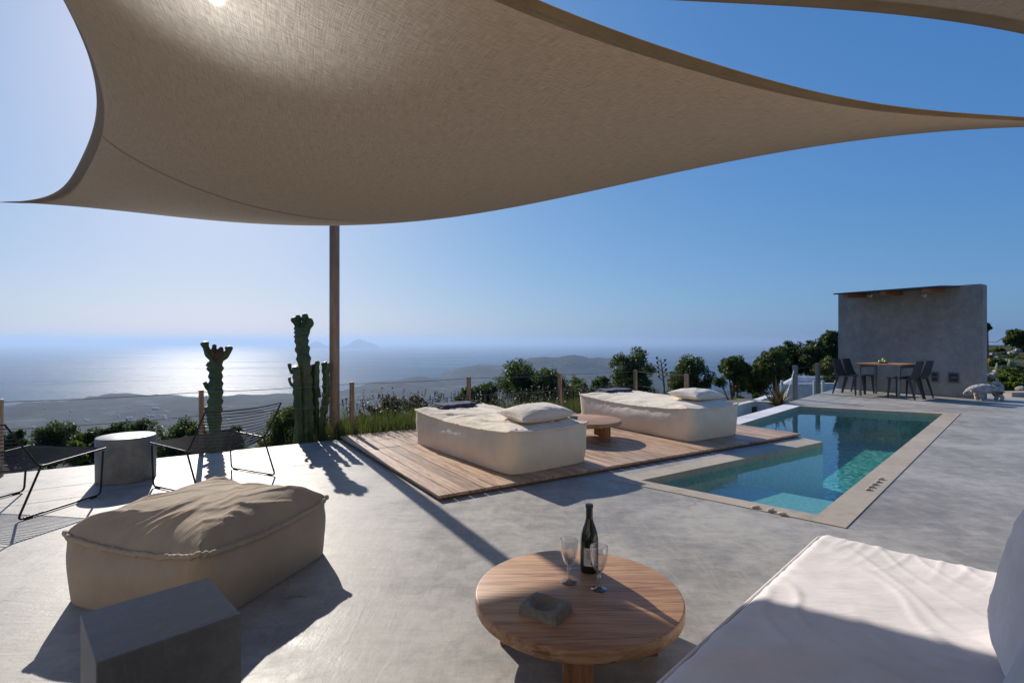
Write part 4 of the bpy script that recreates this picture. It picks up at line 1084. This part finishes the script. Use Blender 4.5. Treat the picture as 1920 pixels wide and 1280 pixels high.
q = MB(); ribbed(q, [px(408, 870, YC2), px(403, 790, YC2), px(405, 740, YC2), px(405, 700, YC2), px(404, 672, YC2)], .080, seed=4); q.build("stem", "cactus_skin", t, True)
for pth, r in (([(403, 680), (392, 664), (385, 648), (383, 640)], .046), ([(407, 680), (420, 668), (428, 658), (429, 648)], .044), ([(401, 744), (388, 724), (383, 716)], .030), ([(403, 795), (391, 775), (386, 762)], .035)):
    q = MB(); ribbed(q, [px(u, v, YC2) for u, v in pth], r, 4, seed=u * .1); q.build("green_pad", "cactus_skin", t, True)

for pth, r in (([(404, 676), (403, 660), (404, 645)], .038), ([(406, 676), (413, 662), (418, 650)], .042), ([(402, 690), (394, 686), (389, 682)], .022), ([(408, 690), (413, 684), (415, 678)], .02)):
    q = MB(); ribbed(q, [px(u, v, YC2, -.02) for u, v in pth], r, 4, seed=u * .1, scal=.2); q.build("dry_pad", "cactus_cork", t, True)


# ------------------------------------------------------------------ trees and shrubs
rs = np.random.RandomState(5)
def leaves(centers, per, spread, size, asp=.45):
    C_ = np.repeat(centers, per, axis=0); n = len(C_)
    d = rs.normal(size=(n, 3)); d /= np.linalg.norm(d, axis=1)[:, None]
    C_ = C_ + d * (spread * rs.rand(n, 1) ** .45)
    a = rs.normal(size=(n, 3)); a /= np.linalg.norm(a, axis=1)[:, None]; b = rs.normal(size=(n, 3)); b -= a * (a * b).sum(1)[:, None]; b /= np.linalg.norm(b, axis=1)[:, None]
    s = size * (.6 + .8 * rs.rand(n, 1)); a *= s * .5; b *= s * .5 * asp
    V = np.empty((n, 4, 3)); V[:, 0] = C_ - a; V[:, 1] = C_ + b; V[:, 2] = C_ + a; V[:, 3] = C_ - b
    return V.reshape(-1, 3), n
def crown_centers(lobes, n):
    out = []
    for (c, r) in lobes:
        k = max(3, int(n * (r[0] * r[1] * r[2]) ** (.667) / sum((q_[1][0] * q_[1][1] * q_[1][2]) ** .667 for q_ in lobes)))
        d = rs.normal(size=(k, 3)); d /= np.linalg.norm(d, axis=1)[:, None]
        out.append(np.array(c) + d * np.array(r) * (.35 + .65 * rs.rand(k, 1) ** .5))
    return np.vstack(out)
def make_tree(name, label, cat, group, loc, h, w, leafmat="leaf_dark", trunk=.35, seed=0, leaf=.12, n=240, per=38, dens=.16, nl=7):
    "tree of height h and crown width w standing at loc; trunk: clear-stem share of the height"
    t = thing(name, label, cat, loc, 0, group); r_ = random.Random(seed)
    z0 = h * trunk; lobes = []; tips = []
    for k in range(nl):
        a_ = k * 2.4 + r_.random(); f = r_.uniform(.15, 1)
        rr = w * .5 * (.26 + .3 * r_.random()); zz = z0 + (h - z0) * (.2 + .62 * ((k + .5) / nl)) ; rad = (w * .5 - rr) * (1.0 if k < nl * .7 else .55) * f ** .4
        c = (rad * math.cos(a_), rad * math.sin(a_), zz); lobes.append((c, (rr, rr, rr * r_.uniform(.6, .95)))); tips.append(c)
    top = max(c[2] + r[2] for c, r in lobes); dz = h - top
    lobes = [((c[0], c[1], c[2] + dz * (c[2] - z0) / max(h - z0, .1)), r) for c, r in lobes]
    cen = crown_centers(lobes, n)
    V, nq = leaves(cen, per, w * .5 * dens, leaf)
    q = MB(); rt = max(.05, h * .018)
    bend = [(0, 0, -.3), (r_.uniform(-.1, .1) * w * .3, r_.uniform(-.1, .1) * w * .3, z0 * .5), (r_.uniform(-.15, .15) * w * .3, 0, z0), (0, 0, z0 + (h - z0) * .45)]
    P = catmull(bend, 5); q.tube(P, [rt * (1.25 - .75 * i / len(P)) for i in range(len(P))], 8)
    for (c, r) in lobes:
        s0_ = Vector(bend[2]) * r_.uniform(.75, 1); e = Vector(c); mid = (s0_ + e) / 2 + Vector((0, 0, -.05 * w))
        P = catmull([s0_, mid, e], 4); q.tube(P, [rt * (.5 - .38 * i / len(P)) for i in range(len(P))], 6)
        for _ in range(3):
            e2 = e + Vector((r_.uniform(-1, 1) * r[0], r_.uniform(-1, 1) * r[1], r_.uniform(-.4, 1) * r[2])) * .8
            q.tube([mid.lerp(e, .6), e2], [rt * .16, rt * .05], 5)
    q.build("trunk", "bark", t, True)
    quads_obj("crown", V, nq, leafmat, t)
    return t
def tree_at(u, vtop, Y, wpx, mat, label, group="trees on the slope below the terrace", name="evergreen_tree", cat="tree", trunk=.3, minh=2.0, **k):
    X = (u - 960) / F * Y; g = terrain_h(X, Y) - .05; top = H0 - (vtop - 640) / F * Y; w_ = wpx / F * Y
    h = max(top - g, minh); z = top - h
    if h > w_ * 1.9 and 'trunk' not in k: trunk = max(trunk, 1 - w_ * 1.15 / h)
    return make_tree(name, label, cat, group, (X, Y, z), h, w_, mat, trunk, **k)
sd = 0
TREES = [
 (22, 806, 13, 50, "leaf_dark", "dark tree behind the wire chair at the far left"),
 (92, 790, 16, 82, "leaf_dark", "rounded dark tree left of the cylinder stool above the left chair seat"),
 (165, 800, 17, 60, "leaf_dark", "narrow dark tree halfway between the left chair and the cylinder stool"),
 (208, 794, 15, 50, "leaf_dark", "small dark tree just left of the cylinder stool"),
 (252, 786, 19, 74, "leaf_dark", "dark tree directly behind the cylinder stool"),
 (335, 786, 15, 84, "leaf_dark", "dark tree between the cylinder stool and the fence post"),
 (372, 797, 13, 40, "leaf_olive", "olive green tree beside the fence post with the single cactus"),
 (430, 800, 15, 60, "leaf_dark", "dark tree seen through the backrest of the right wire chair"),
 (532, 755, 14, 100, "leaf_olive", "broad olive green tree left of the tall cactus"),
 (622, 790, 12, 64, "leaf_olive", "low tree behind the tall cactus and the pole"),
 (905, 716, 21, 66, "leaf_dark", "dark tree at the left end of the clump behind the nearer daybed"),
 (962, 671, 26, 98, "leaf_dark", "tallest dark tree of the clump behind the nearer daybed"),
 (1020, 688, 25, 78, "leaf_dark", "dark tree at the right of the clump behind the nearer daybed"),
 (873, 726, 19, 34, "leaf_dark", "slim tree by the fence post behind the blue towel"),
 (1078, 706, 24, 74, "leaf_olive", "low tree right of the clump behind the nearer daybed"),
 (1122, 708, 27, 56, "leaf_dark", "low dark tree just left of the farther daybed"),
 (1187, 651, 30, 80, "leaf_dark", "tall lone dark tree behind the farther daybed's towel"),
 (1290, 666, 30, 74, "leaf_dark", "dark tree behind the right end of the farther daybed"),
]
for (u, v, Y, wp, mt_, lb) in TREES:
    sd += 1; tree_at(u, v, Y, wp * 1.3, mt_, lb, seed=sd, leaf=.0046 * Y, n=200 + int(wp * 1.9), trunk=.22, nl=9)
RT = [
 (1376, 664, 27, 62, "leaf_dark", "slender tree at the left end of the row behind the pool", .42),
 (1420, 672, 28, 58, "leaf_dark", "airy tree second from the left in the row behind the pool", .40),
 (1452, 650, 26, 64, "leaf_dark", "leaning dark tree in the middle of the row behind the pool", .38),
 (1482, 639, 30, 62, "leaf_dark", "tall dark tree above the agave", .35),
 (1524, 638, 29, 60, "leaf_dark", "bushy dark tree left of the concrete wall", .3),
 (1556, 619, 31, 52, "leaf_dark", "tallest dark tree touching the left edge of the concrete wall", .3),
 (1552, 668, 24, 62, "leaf_olive", "lighter green tree low beside the concrete wall", .15),
]
for (u, v, Y, wp, mt_, lb, tk) in RT:
    sd += 1; tree_at(u, v, Y, wp * 1.12, mt_, lb, nl=9, seed=sd, leaf=.0045 * Y, n=200 + int(wp * 1.5), trunk=tk, group="trees behind the pool")
SB = [
 (736, 738, 12, 76, "leaf_reddish", "dark reddish shrub behind the left part of the lavender", "shrub"),
 (782, 742, 13, 56, "leaf_reddish", "dark reddish shrub left of the nearer daybed's far corner", "shrub"),
 (700, 762, 11, 50, "leaf_reddish", "low reddish shrub by the fence post next to the pole", "shrub"),
 (142, 826, 14, 40, "leaf_bright", "small yellow green shrub below the trees left of the stool", "shrub"),
 (1392, 742, 17, 56, "leaf_dark", "low dark shrub behind the pillow of the farther daybed", "shrub"),
 (1425, 738, 16, 50, "leaf_dark", "low dark shrub left of the agave", "shrub"),
]
for (u, v, Y, wp, mt_, lb, ct) in SB:
    sd += 1; tree_at(u, v, Y, wp, mt_, lb, group="shrubs below the terrace", name="shrub", cat="shrub", seed=sd, leaf=.0050 * Y, n=120, trunk=.1, minh=1.0)

# right hand slope
HS = [
 (1850, 604, 15, 16, "leaf_dark", "thin leafy shrub poking out behind the right edge of the concrete wall", "shrub", .2, 60),
 (1908, 619, 26, 44, "leaf_olive", "round tree on the slope at the right edge of the picture", "tree", .3, 200),
 (1872, 652, 27, 34, "leaf_olive", "low shrub on the slope below the utility pole", "shrub", .1, 120),
 (1852, 664, 22, 26, "leaf_dark", "dark shrub on the slope right beside the concrete wall", "shrub", .1, 100),
 (1895, 690, 15.5, 60, "leaf_bright", "bright green bush on the slope at the right edge", "shrub", .05, 170),
 (1870, 712, 14.2, 50, "leaf_bright", "bright green bush above the dog", "shrub", .05, 150),
 (1912, 704, 14.0, 50, "leaf_bright", "bright green bush at the right edge just above the kerb", "shrub", .05, 150),
 (1860, 690, 17.5, 40, "leaf_olive", "olive green bush between the wall and the bright bushes", "shrub", .05, 120),
 (1858, 680, 18.5, 34, "leaf_dark", "dark green shrub left of the prickly pear near the wall", "shrub", .05, 120),
 (1884, 674, 19, 36, "leaf_olive", "olive shrub directly behind the prickly pear", "shrub", .05, 120),
 (1902, 683, 17.5, 40, "leaf_dark", "dark shrub behind the bright green bush at the right edge", "shrub", .05, 140),
 (1866, 658, 28, 34, "leaf_dark", "small dark shrub on the skyline next to the wall", "shrub", .05, 110),
 (1915, 650, 27, 36, "leaf_dark", "dark shrub on the skyline below the round tree", "shrub", .05, 120),
 (1868, 672, 19, 30, "leaf_dark", "small dark shrub low on the slope between the boulders", "shrub", .05, 90),
 (1890, 660, 24, 44, "leaf_dark", "dark shrub on the skyline left of the round tree", "shrub", .05, 120),
 (1856, 720, 13.6, 30, "leaf_olive", "little olive bush just behind the dog's back", "shrub", .05, 90),
 (1905, 668, 21, 60, "leaf_olive", "olive green bush below the tree at the right edge", "shrub", .05, 150),
]
for (u, v, Y, wp, mt_, lb, ct, tk, nn_) in HS:
    sd += 1; tree_at(u, v, Y, wp, mt_, lb, group="plants on the right hand slope", name="shrub" if ct == "shrub" else "round_tree", cat=ct, seed=sd, leaf=.0052 * Y, n=nn_, trunk=tk, minh=.7)
q = MB(); q.poly([(11.3, 11.75), (24, 11.75), (24, 12.1), (11.3, 12.1)], .10, -.2); tag(q.build("stone_kerb", "coping_stone", bevel=.008), "low stone kerb behind the dog at the right edge of the terrace", "kerb")
# prickly pear
pp = thing("prickly_pear", "grey green prickly pear with pale pads on the right hand slope", "cactus", (0, 0, 0), 0)
r_ = random.Random(2)
for k in range(16):
    u = 1868 + r_.uniform(-6, 36); v = 678 + r_.uniform(-14, 14); p = atY(u, v, 15.6); q = MB(); a_ = r_.uniform(0, 6.28); s_ = r_.uniform(.05, .085); tl = r_.uniform(-.6, .6)
    M_ = Matrix.Translation(p) @ Matrix.Rotation(a_, 4, 'Z') @ Matrix.Rotation(tl, 4, 'Y')
    vs = []; fs = []
    for i in range(9):
        f = i / 8; rr = math.sin(math.pi * (.04 + .92 * f)) ** .7
        for j in range(12): an = j / 12 * 6.283; vs.append(M_ @ Vector((math.cos(an) * rr * s_ * .75, math.sin(an) * rr * s_ * .16, (f - .5) * s_ * 2.3)))
    for i in range(8):
        for j in range(12): fs.append([i * 12 + j, i * 12 + (j + 1) % 12, (i + 1) * 12 + (j + 1) % 12, (i + 1) * 12 + j])
    q.add(vs, fs); q.build("pad", "pear_pad", pp, True)
yp = atY(1852, 676, 14.5); V, nq = leaves(np.array([tuple(yp + Vector((r_.uniform(-.06, .06), 0, r_.uniform(-.04, .05)))) for _ in range(14)]), 12, .03, .03, .8)
yf = thing("yellow_flowers", "small cluster of yellow flowers beside the right edge of the concrete wall", "flowers"); quads_obj("blossoms", V, nq, "yellow_flower", yf)
q = MB()
for k in range(8): q.tube([(yp.x + r_.uniform(-.05, .05), yp.y, yp.z - .6), (yp.x + r_.uniform(-.06, .06), yp.y, yp.z)], .005, 5)
q.build("stems", "leaf_bright", yf)
for k, (u, v, Y, s_) in enumerate(((1852, 706, 14.3, .16), (1861, 704, 14.8, .13), (1872, 697, 16, .14), (1915, 729, 12.6, .12), (1862, 665, 24, .16), (1868, 672, 22, .13), (1900, 662, 22, .17), (1908, 657, 24, .15))):
    q = MB(); p = atY(u, v, Y); vs = []; fs = []
    for i in range(9):
        th = math.pi * i / 8
        for j in range(12):
            ph = j / 12 * 6.283; d = Vector((math.sin(th) * math.cos(ph), math.sin(th) * math.sin(ph), .6 * math.cos(th))); vs.append(p + d * s_ * (1 + .35 * noise.noise(d * 1.7 + Vector((k * 5, 0, 0)))))
    for i in range(8):
        for j in range(12): fs.append([i * 12 + j, (i + 1) * 12 + j, (i + 1) * 12 + (j + 1) % 12, i * 12 + (j + 1) % 12])
    q.add(vs, fs); tag(q.build("boulder", "stone_grey"), ("pale boulder low beside the wall's right edge", "smaller pale boulder right of the low one by the wall", "pale boulder between the bushes above the dog", "pale boulder on the kerb at the right edge", "light grey boulder high on the slope near the skyline", "light grey boulder just below the skyline one", "grey boulder under the round tree at the right edge", "uppermost grey boulder under the round tree")[k], "boulder", "boulders on the slope")
# utility pole and wire
up = atY(1905, 616, 34); t = thing("utility_pole", "thin dark utility pole on the slope at the far right", "utility pole", (up.x, up.y, 0))
q = MB(); q.tube([(0, 0, -1.2), (0, 0, up.z)], .09, 10); q.build("shaft", "bark", t, True)
q = MB(); e = atY(1846, 640, 60); q.tube([(0, 0, up.z - .1), ((e.x - up.x) * .5, (e.y - up.y) * .5, (up.z + e.z) / 2 - .5), (e.x - up.x, e.y - up.y, e.z)], .03, 5); q.build("wire", "rubber", t)

# lavender behind the fence
def lavender_mesh(seed, n=560, spk=15):
    r2 = np.random.RandomState(seed); V = []
    def blade(b, d, h, w_):
        s = np.cross(d, [0, 0, 1.0]); s /= (np.linalg.norm(s) + 1e-6); s *= w_; m1_ = b + d * h * .55 + np.array([0, 0, 0]); e_ = b + d * h
        V.extend([b - s, b + s, m1_ + s * .9, m1_ - s * .9]); V.extend([m1_ - s * .9, m1_ + s * .9, e_ + s * .25, e_ - s * .25])
    for _ in range(n):
        b = np.array([r2.normal() * .15, r2.normal() * .15, 0]); d = np.array([r2.normal() * .38, r2.normal() * .38, 1]); d /= np.linalg.norm(d); blade(b, d, r2.uniform(.16, .36), .003)
    V1_ = np.array(V); V = []; St = []
    for _ in range(spk):
        b = np.array([r2.normal() * .12, r2.normal() * .12, .1]); d = np.array([r2.normal() * .22, r2.normal() * .22, 1]); d /= np.linalg.norm(d); h = r2.uniform(.30, .52)
        blade(b, d, h, .0018)
        for k in range(9):
            c = b + d * (h * (.80 + .024 * k)); a = r2.normal(size=3) * .0075; bb = r2.normal(size=3) * .006; St.extend([c - a, c + bb, c + a, c - bb])
    return V1_, np.array(V), np.array(St)
LV = [lavender_mesh(k) for k in range(4)]; lav = []
for k in range(4):
    a_, b_, c_ = LV[k]; t = thing("lavender_plant", "x", "lavender", (0, 0, 0), 0, "lavender plants behind the cable fence")
    quads_obj("leaves", a_, len(a_) // 4, "leaf_lavender", t); quads_obj("flower_stalks", b_, len(b_) // 4, "leaf_olive", t); quads_obj("flower_spikes", c_, len(c_) // 4, "lavender_flower", t); lav.append(t)
r_ = random.Random(11); cnt = 0; used = set()
for row in range(3):
    for k in range(17):
        p = BL + AX * (-.12 + k * .325 + r_.uniform(-.08, .08)) + BX * (.18 + row * .30 + r_.uniform(-.06, .06))
        i = r_.randrange(4); s = r_.uniform(.8, 1.15) * (.85 if k < 1 else 1)
        lb = "grey green lavender plant with thin flower spikes in the band behind the wooden deck"
        if i not in used: used.add(i); o = lav[i]; o.location = (p.x, p.y, -.12); o.rotation_euler = (0, 0, r_.random() * 6); o.scale = (s,) * 3; o["label"] = lb
        else: copy_tree(lav[i], (p.x, p.y, -.12), r_.random() * 6, lb, s)
for i in range(4):
    if i not in used: p = BL + BX * .8 + AX * i; lav[i].location = (p.x, p.y, -.12); lav[i]["label"] = lb
# agave flower stalk
sb = atY(1246, 735, 17); t = thing("agave_stalk", "dry branching flower stalk standing alone behind the farther daybed", "plant", (sb.x, sb.y, 0))
top = atY(1239, 673, 17); q = MB(); P = catmull([(0, 0, sb.z - 1.6), (0, 0, sb.z), (top.x - sb.x, 0, top.z)], 5); q.tube(P, [.035] * 5 + [.03, .028, .024, .02, .015, .01][:len(P) - 5], 6); q.build("stem", "leaf_olive", t)
q = MB()
for k in range(9):
    f = .35 + .07 * k; b = Vector(((top.x - sb.x) * f, 0, sb.z + (top.z - sb.z) * f)); sgn = 1 if k % 2 else -1; e = b + Vector((sgn * .13, .04, .10)); q.tube([b, e], .012, 5)
    q.lathe([(.005, 0), (.04, .02), (.045, .05), (.01, .08)], e, 8)
q.build("flower_heads", "leaf_dark", t)
# agave in the planter
ag = at(1468, 768, -.1); ag = Vector((5.42, 10.60, -.10)); t = thing("agave", "large brownish agave with pointed leaves behind the far pool corner", "agave", ag); r_ = random.Random(4); q = MB()
for k in range(34):
    a_ = k * 2.4; el_ = R(28 + 55 * (k / 34)); ln = .56 * r_.uniform(.7, 1.15); wd = .035; d = Vector((math.cos(a_) * math.cos(el_), math.sin(a_) * math.cos(el_), math.sin(el_))); s = d.cross(Vector((0, 0, 1))).normalized()
    vs = []; N = 8
    for i in range(N + 1):
        f = i / N; wv_ = wd * (1 - f) ** .6 * (.7 + .9 * math.sin(math.pi * min(1, f * 1.3 + .1))); c = d * ln * f + Vector((0, 0, -.10 * f * f * math.cos(el_))); vs += [c - s * wv_, c + Vector((0, 0, -.015)) * (1 - f), c + s * wv_]
    q.add(vs, [[3 * i + j, 3 * i + j + 1, 3 * i + 4 + j, 3 * i + 3 + j] for i in range(N) for j in range(2)])
q.build("leaves", "agave_leaf", t)
q = MB(); q.lathe([(.05, -.1), (.10, 0), (.07, .08)], n=12); q.build("core", "agave_leaf", t)
q = MB(); pc_ = Vector((5.0, 12.2, 0)); q.obox(pc_ + Vector((.2, -.6, 0)), Vector((.707, .707, 0)), Vector((-.707, .707, 0)), .75, .45, -2.0, -.11); tag(q.build("planter_bed", "soil"), "soil filled planter below the agave", "planter")
q = MB(); wa = atY(1410, 752, 13.2); wb = atY(1442, 748, 14.6)
q.obox((wa + wb) / 2, (wb - wa).normalized(), Vector((-(wb - wa).normalized().y, (wb - wa).normalized().x, 0)), .95, .10, -3, wa.z); tag(q.build("garden_wall", "white_render", bevel=.01), "short white garden wall left of the agave", "wall")

# white neighbouring house below the wall
wh = thing("white_house", "white flat roofed house with low parapet between the pool and the concrete wall", "house")
h0, h1 = atY(1454, 719, 19.5), atY(1600, 712, 19.5); nn_ = Vector((0, 1, 0)); ex = Vector((1, .15, 0)).normalized(); ey = Vector((.56, .83, 0)); cen = (h0 + h1) / 2 + ey * 2.6
q = MB(); q.obox(cen, ex, ey, (h1 - h0).length / 2, 2.5, -7, h0.z - .28); q.build("body", "white_render", wh)
q = MB(); zt_ = h0.z
for sg in (-1, 1):
    q.obox(cen + ey * 2.4 * sg, ex, ey, (h1 - h0).length / 2 + .01, .11, h0.z - .30, zt_ )
    q.obox(cen + ex * ((h1 - h0).length / 2 - .1) * sg, ey, ex, 2.28, .11, h0.z - .30, zt_ - .002)
q.build("parapet", "white_render", wh, bevel=.01)
for u in (1466, 1527, 1543, 1568):
    p = atY(u, 714, 18.2); q = MB(); q.tube([(p.x, p.y, -6.5), (p.x, p.y, p.z + .02)], .05, 8); q.build("railing_post", "white_plastic", wh)

# scattered white houses on the plain
r_ = random.Random(21); h_proto = None
def land_house(u, v):
    global h_proto
    Y = 1200.0
    for _ in range(900):
        X = (u - 960) / F * Y; z = terrain_h(X, Y)
        if H0 - (v - 640) / F * Y <= z: break
        Y *= 1.004
    else: return
    if z < SEA + 2: return
    if h_proto is None:
        q = MB(); q.box(-6, 6, -4, 4, -3, 4); q.box(-6, 0, -4, 3, 4, 7); q.box(6, 10, -3, 3, -3, 3)
        h_proto = q.build("village_house", "white_render"); o = h_proto; lb = None
    else: o = h_proto.copy(); col.objects.link(o)
    o.location = (X, Y, z); o.rotation_euler = (0, 0, r_.uniform(-.6, .6)); s = r_.uniform(.45, .85); o.scale = (s, s, s)
    tag(o, "tiny white house among many scattered over the hazy lowland far below", "house", "tiny white houses on the lowland")
for k in range(34): land_house(r_.gauss(275, 45), r_.uniform(765, 790))
for k in range(16): land_house(r_.uniform(20, 700), r_.uniform(762, 815))
for k in range(16): land_house(r_.gauss(815, 30), r_.uniform(735, 765))
for k in range(60): land_house(r_.gauss(1055, 38), 676 + abs(r_.gauss(0, 12)))

# ------------------------------------------------------------------ white dog
dg = at(1851, 750); Yd = dg.y
t = thing("dog", "shaggy white dog standing head down beside the concrete wall", "dog", (dg.x, dg.y, 0), R(-12))
me = bpy.data.meshes.new("dog_body")
V_ = [(.16, 0, .25), (.0, 0, .262), (-.14, 0, .255), (-.24, 0, .23), (-.315, 0, .185), (-.385, 0, .145), (-.425, 0, .115),      # hips, mid, chest, neck, head, muzzle, tip
      (.235, 0, .24), (.26, 0, .30), (.20, 0, .36), (.12, 0, .365), (.07, 0, .34),                                                 # rump, tail
      (.20, .06, .19), (.165, .065, .13), (.215, .065, .075), (.20, .065, .018), (.17, .065, .012),                              # hind left
      (.20, -.06, .19), (.165, -.065, .13), (.235, -.065, .075), (.225, -.065, .018), (.195, -.065, .012),
      (-.15, .055, .17), (-.165, .06, .10), (-.155, .06, .018), (-.185, .06, .012),
      (-.15, -.055, .17), (-.135, -.06, .10), (-.125, -.06, .018), (-.155, -.06, .012)]
E_l = [(0, 1), (1, 2), (2, 3), (3, 4), (4, 5), (5, 6), (0, 7), (7, 8), (8, 9), (9, 10), (10, 11), (0, 12), (12, 13), (13, 14), (14, 15), (15, 16), (0, 17), (17, 18), (18, 19), (19, 20), (20, 21),
       (2, 22), (22, 23), (23, 24), (24, 25), (2, 26), (26, 27), (27, 28), (28, 29)]
RD = [.112, .115, .122, .10, .082, .052, .032, .075, .05, .058, .055, .03] + [.075, .055, .040, .036, .034] * 2 + [.062, .050, .042, .036] * 2
me.from_pydata(V_, E_l, []); body = bpy.data.objects.new("body", me); col.objects.link(body); body.parent = t
sk = body.modifiers.new("skin", 'SKIN'); lay = me.skin_vertices[0].data
for k, r in enumerate(RD): lay[k].radius = (r, r * (.82 if k < 4 else .9)); lay[k].use_root = (k == 0)
sb_ = body.modifiers.new("sub", 'SUBSURF'); sb_.levels = sb_.render_levels = 3
tx = bpy.data.textures.new("fur", 'CLOUDS'); tx.noise_scale = .035; dm = body.modifiers.new("fur", 'DISPLACE'); dm.texture = tx; dm.strength = .03; dm.mid_level = .5
me.materials.append(MATS["dog_fur"])
for sg in (-1, 1):
    q = MB(); vs = []; fs = []
    q.tube(catmull([(-.30, .055 * sg, .235), (-.31, .082 * sg, .19), (-.305, .085 * sg, .145)], 4), [.02, .026, .032, .034, .034, .032, .03, .024, .012], 8, prof=lambda k, i: 1 if k % 4 else .55); q.build("ear", "dog_fur", t, True)
    q = MB(); q.lathe([(.001, -.007), (.006, -.004), (.007, 0), (.006, .004), (.001, .007)], (-.385, .03 * sg, .172), 10); q.build("eye", "dark_nose", t, True)
q = MB(); q.lathe([(.002, -.013), (.012, -.008), (.015, 0), (.011, .010), (.003, .013)], (-.452, 0, .118), 12); q.build("nose", "dark_nose", t, True)
t.scale = (1.02,) * 3
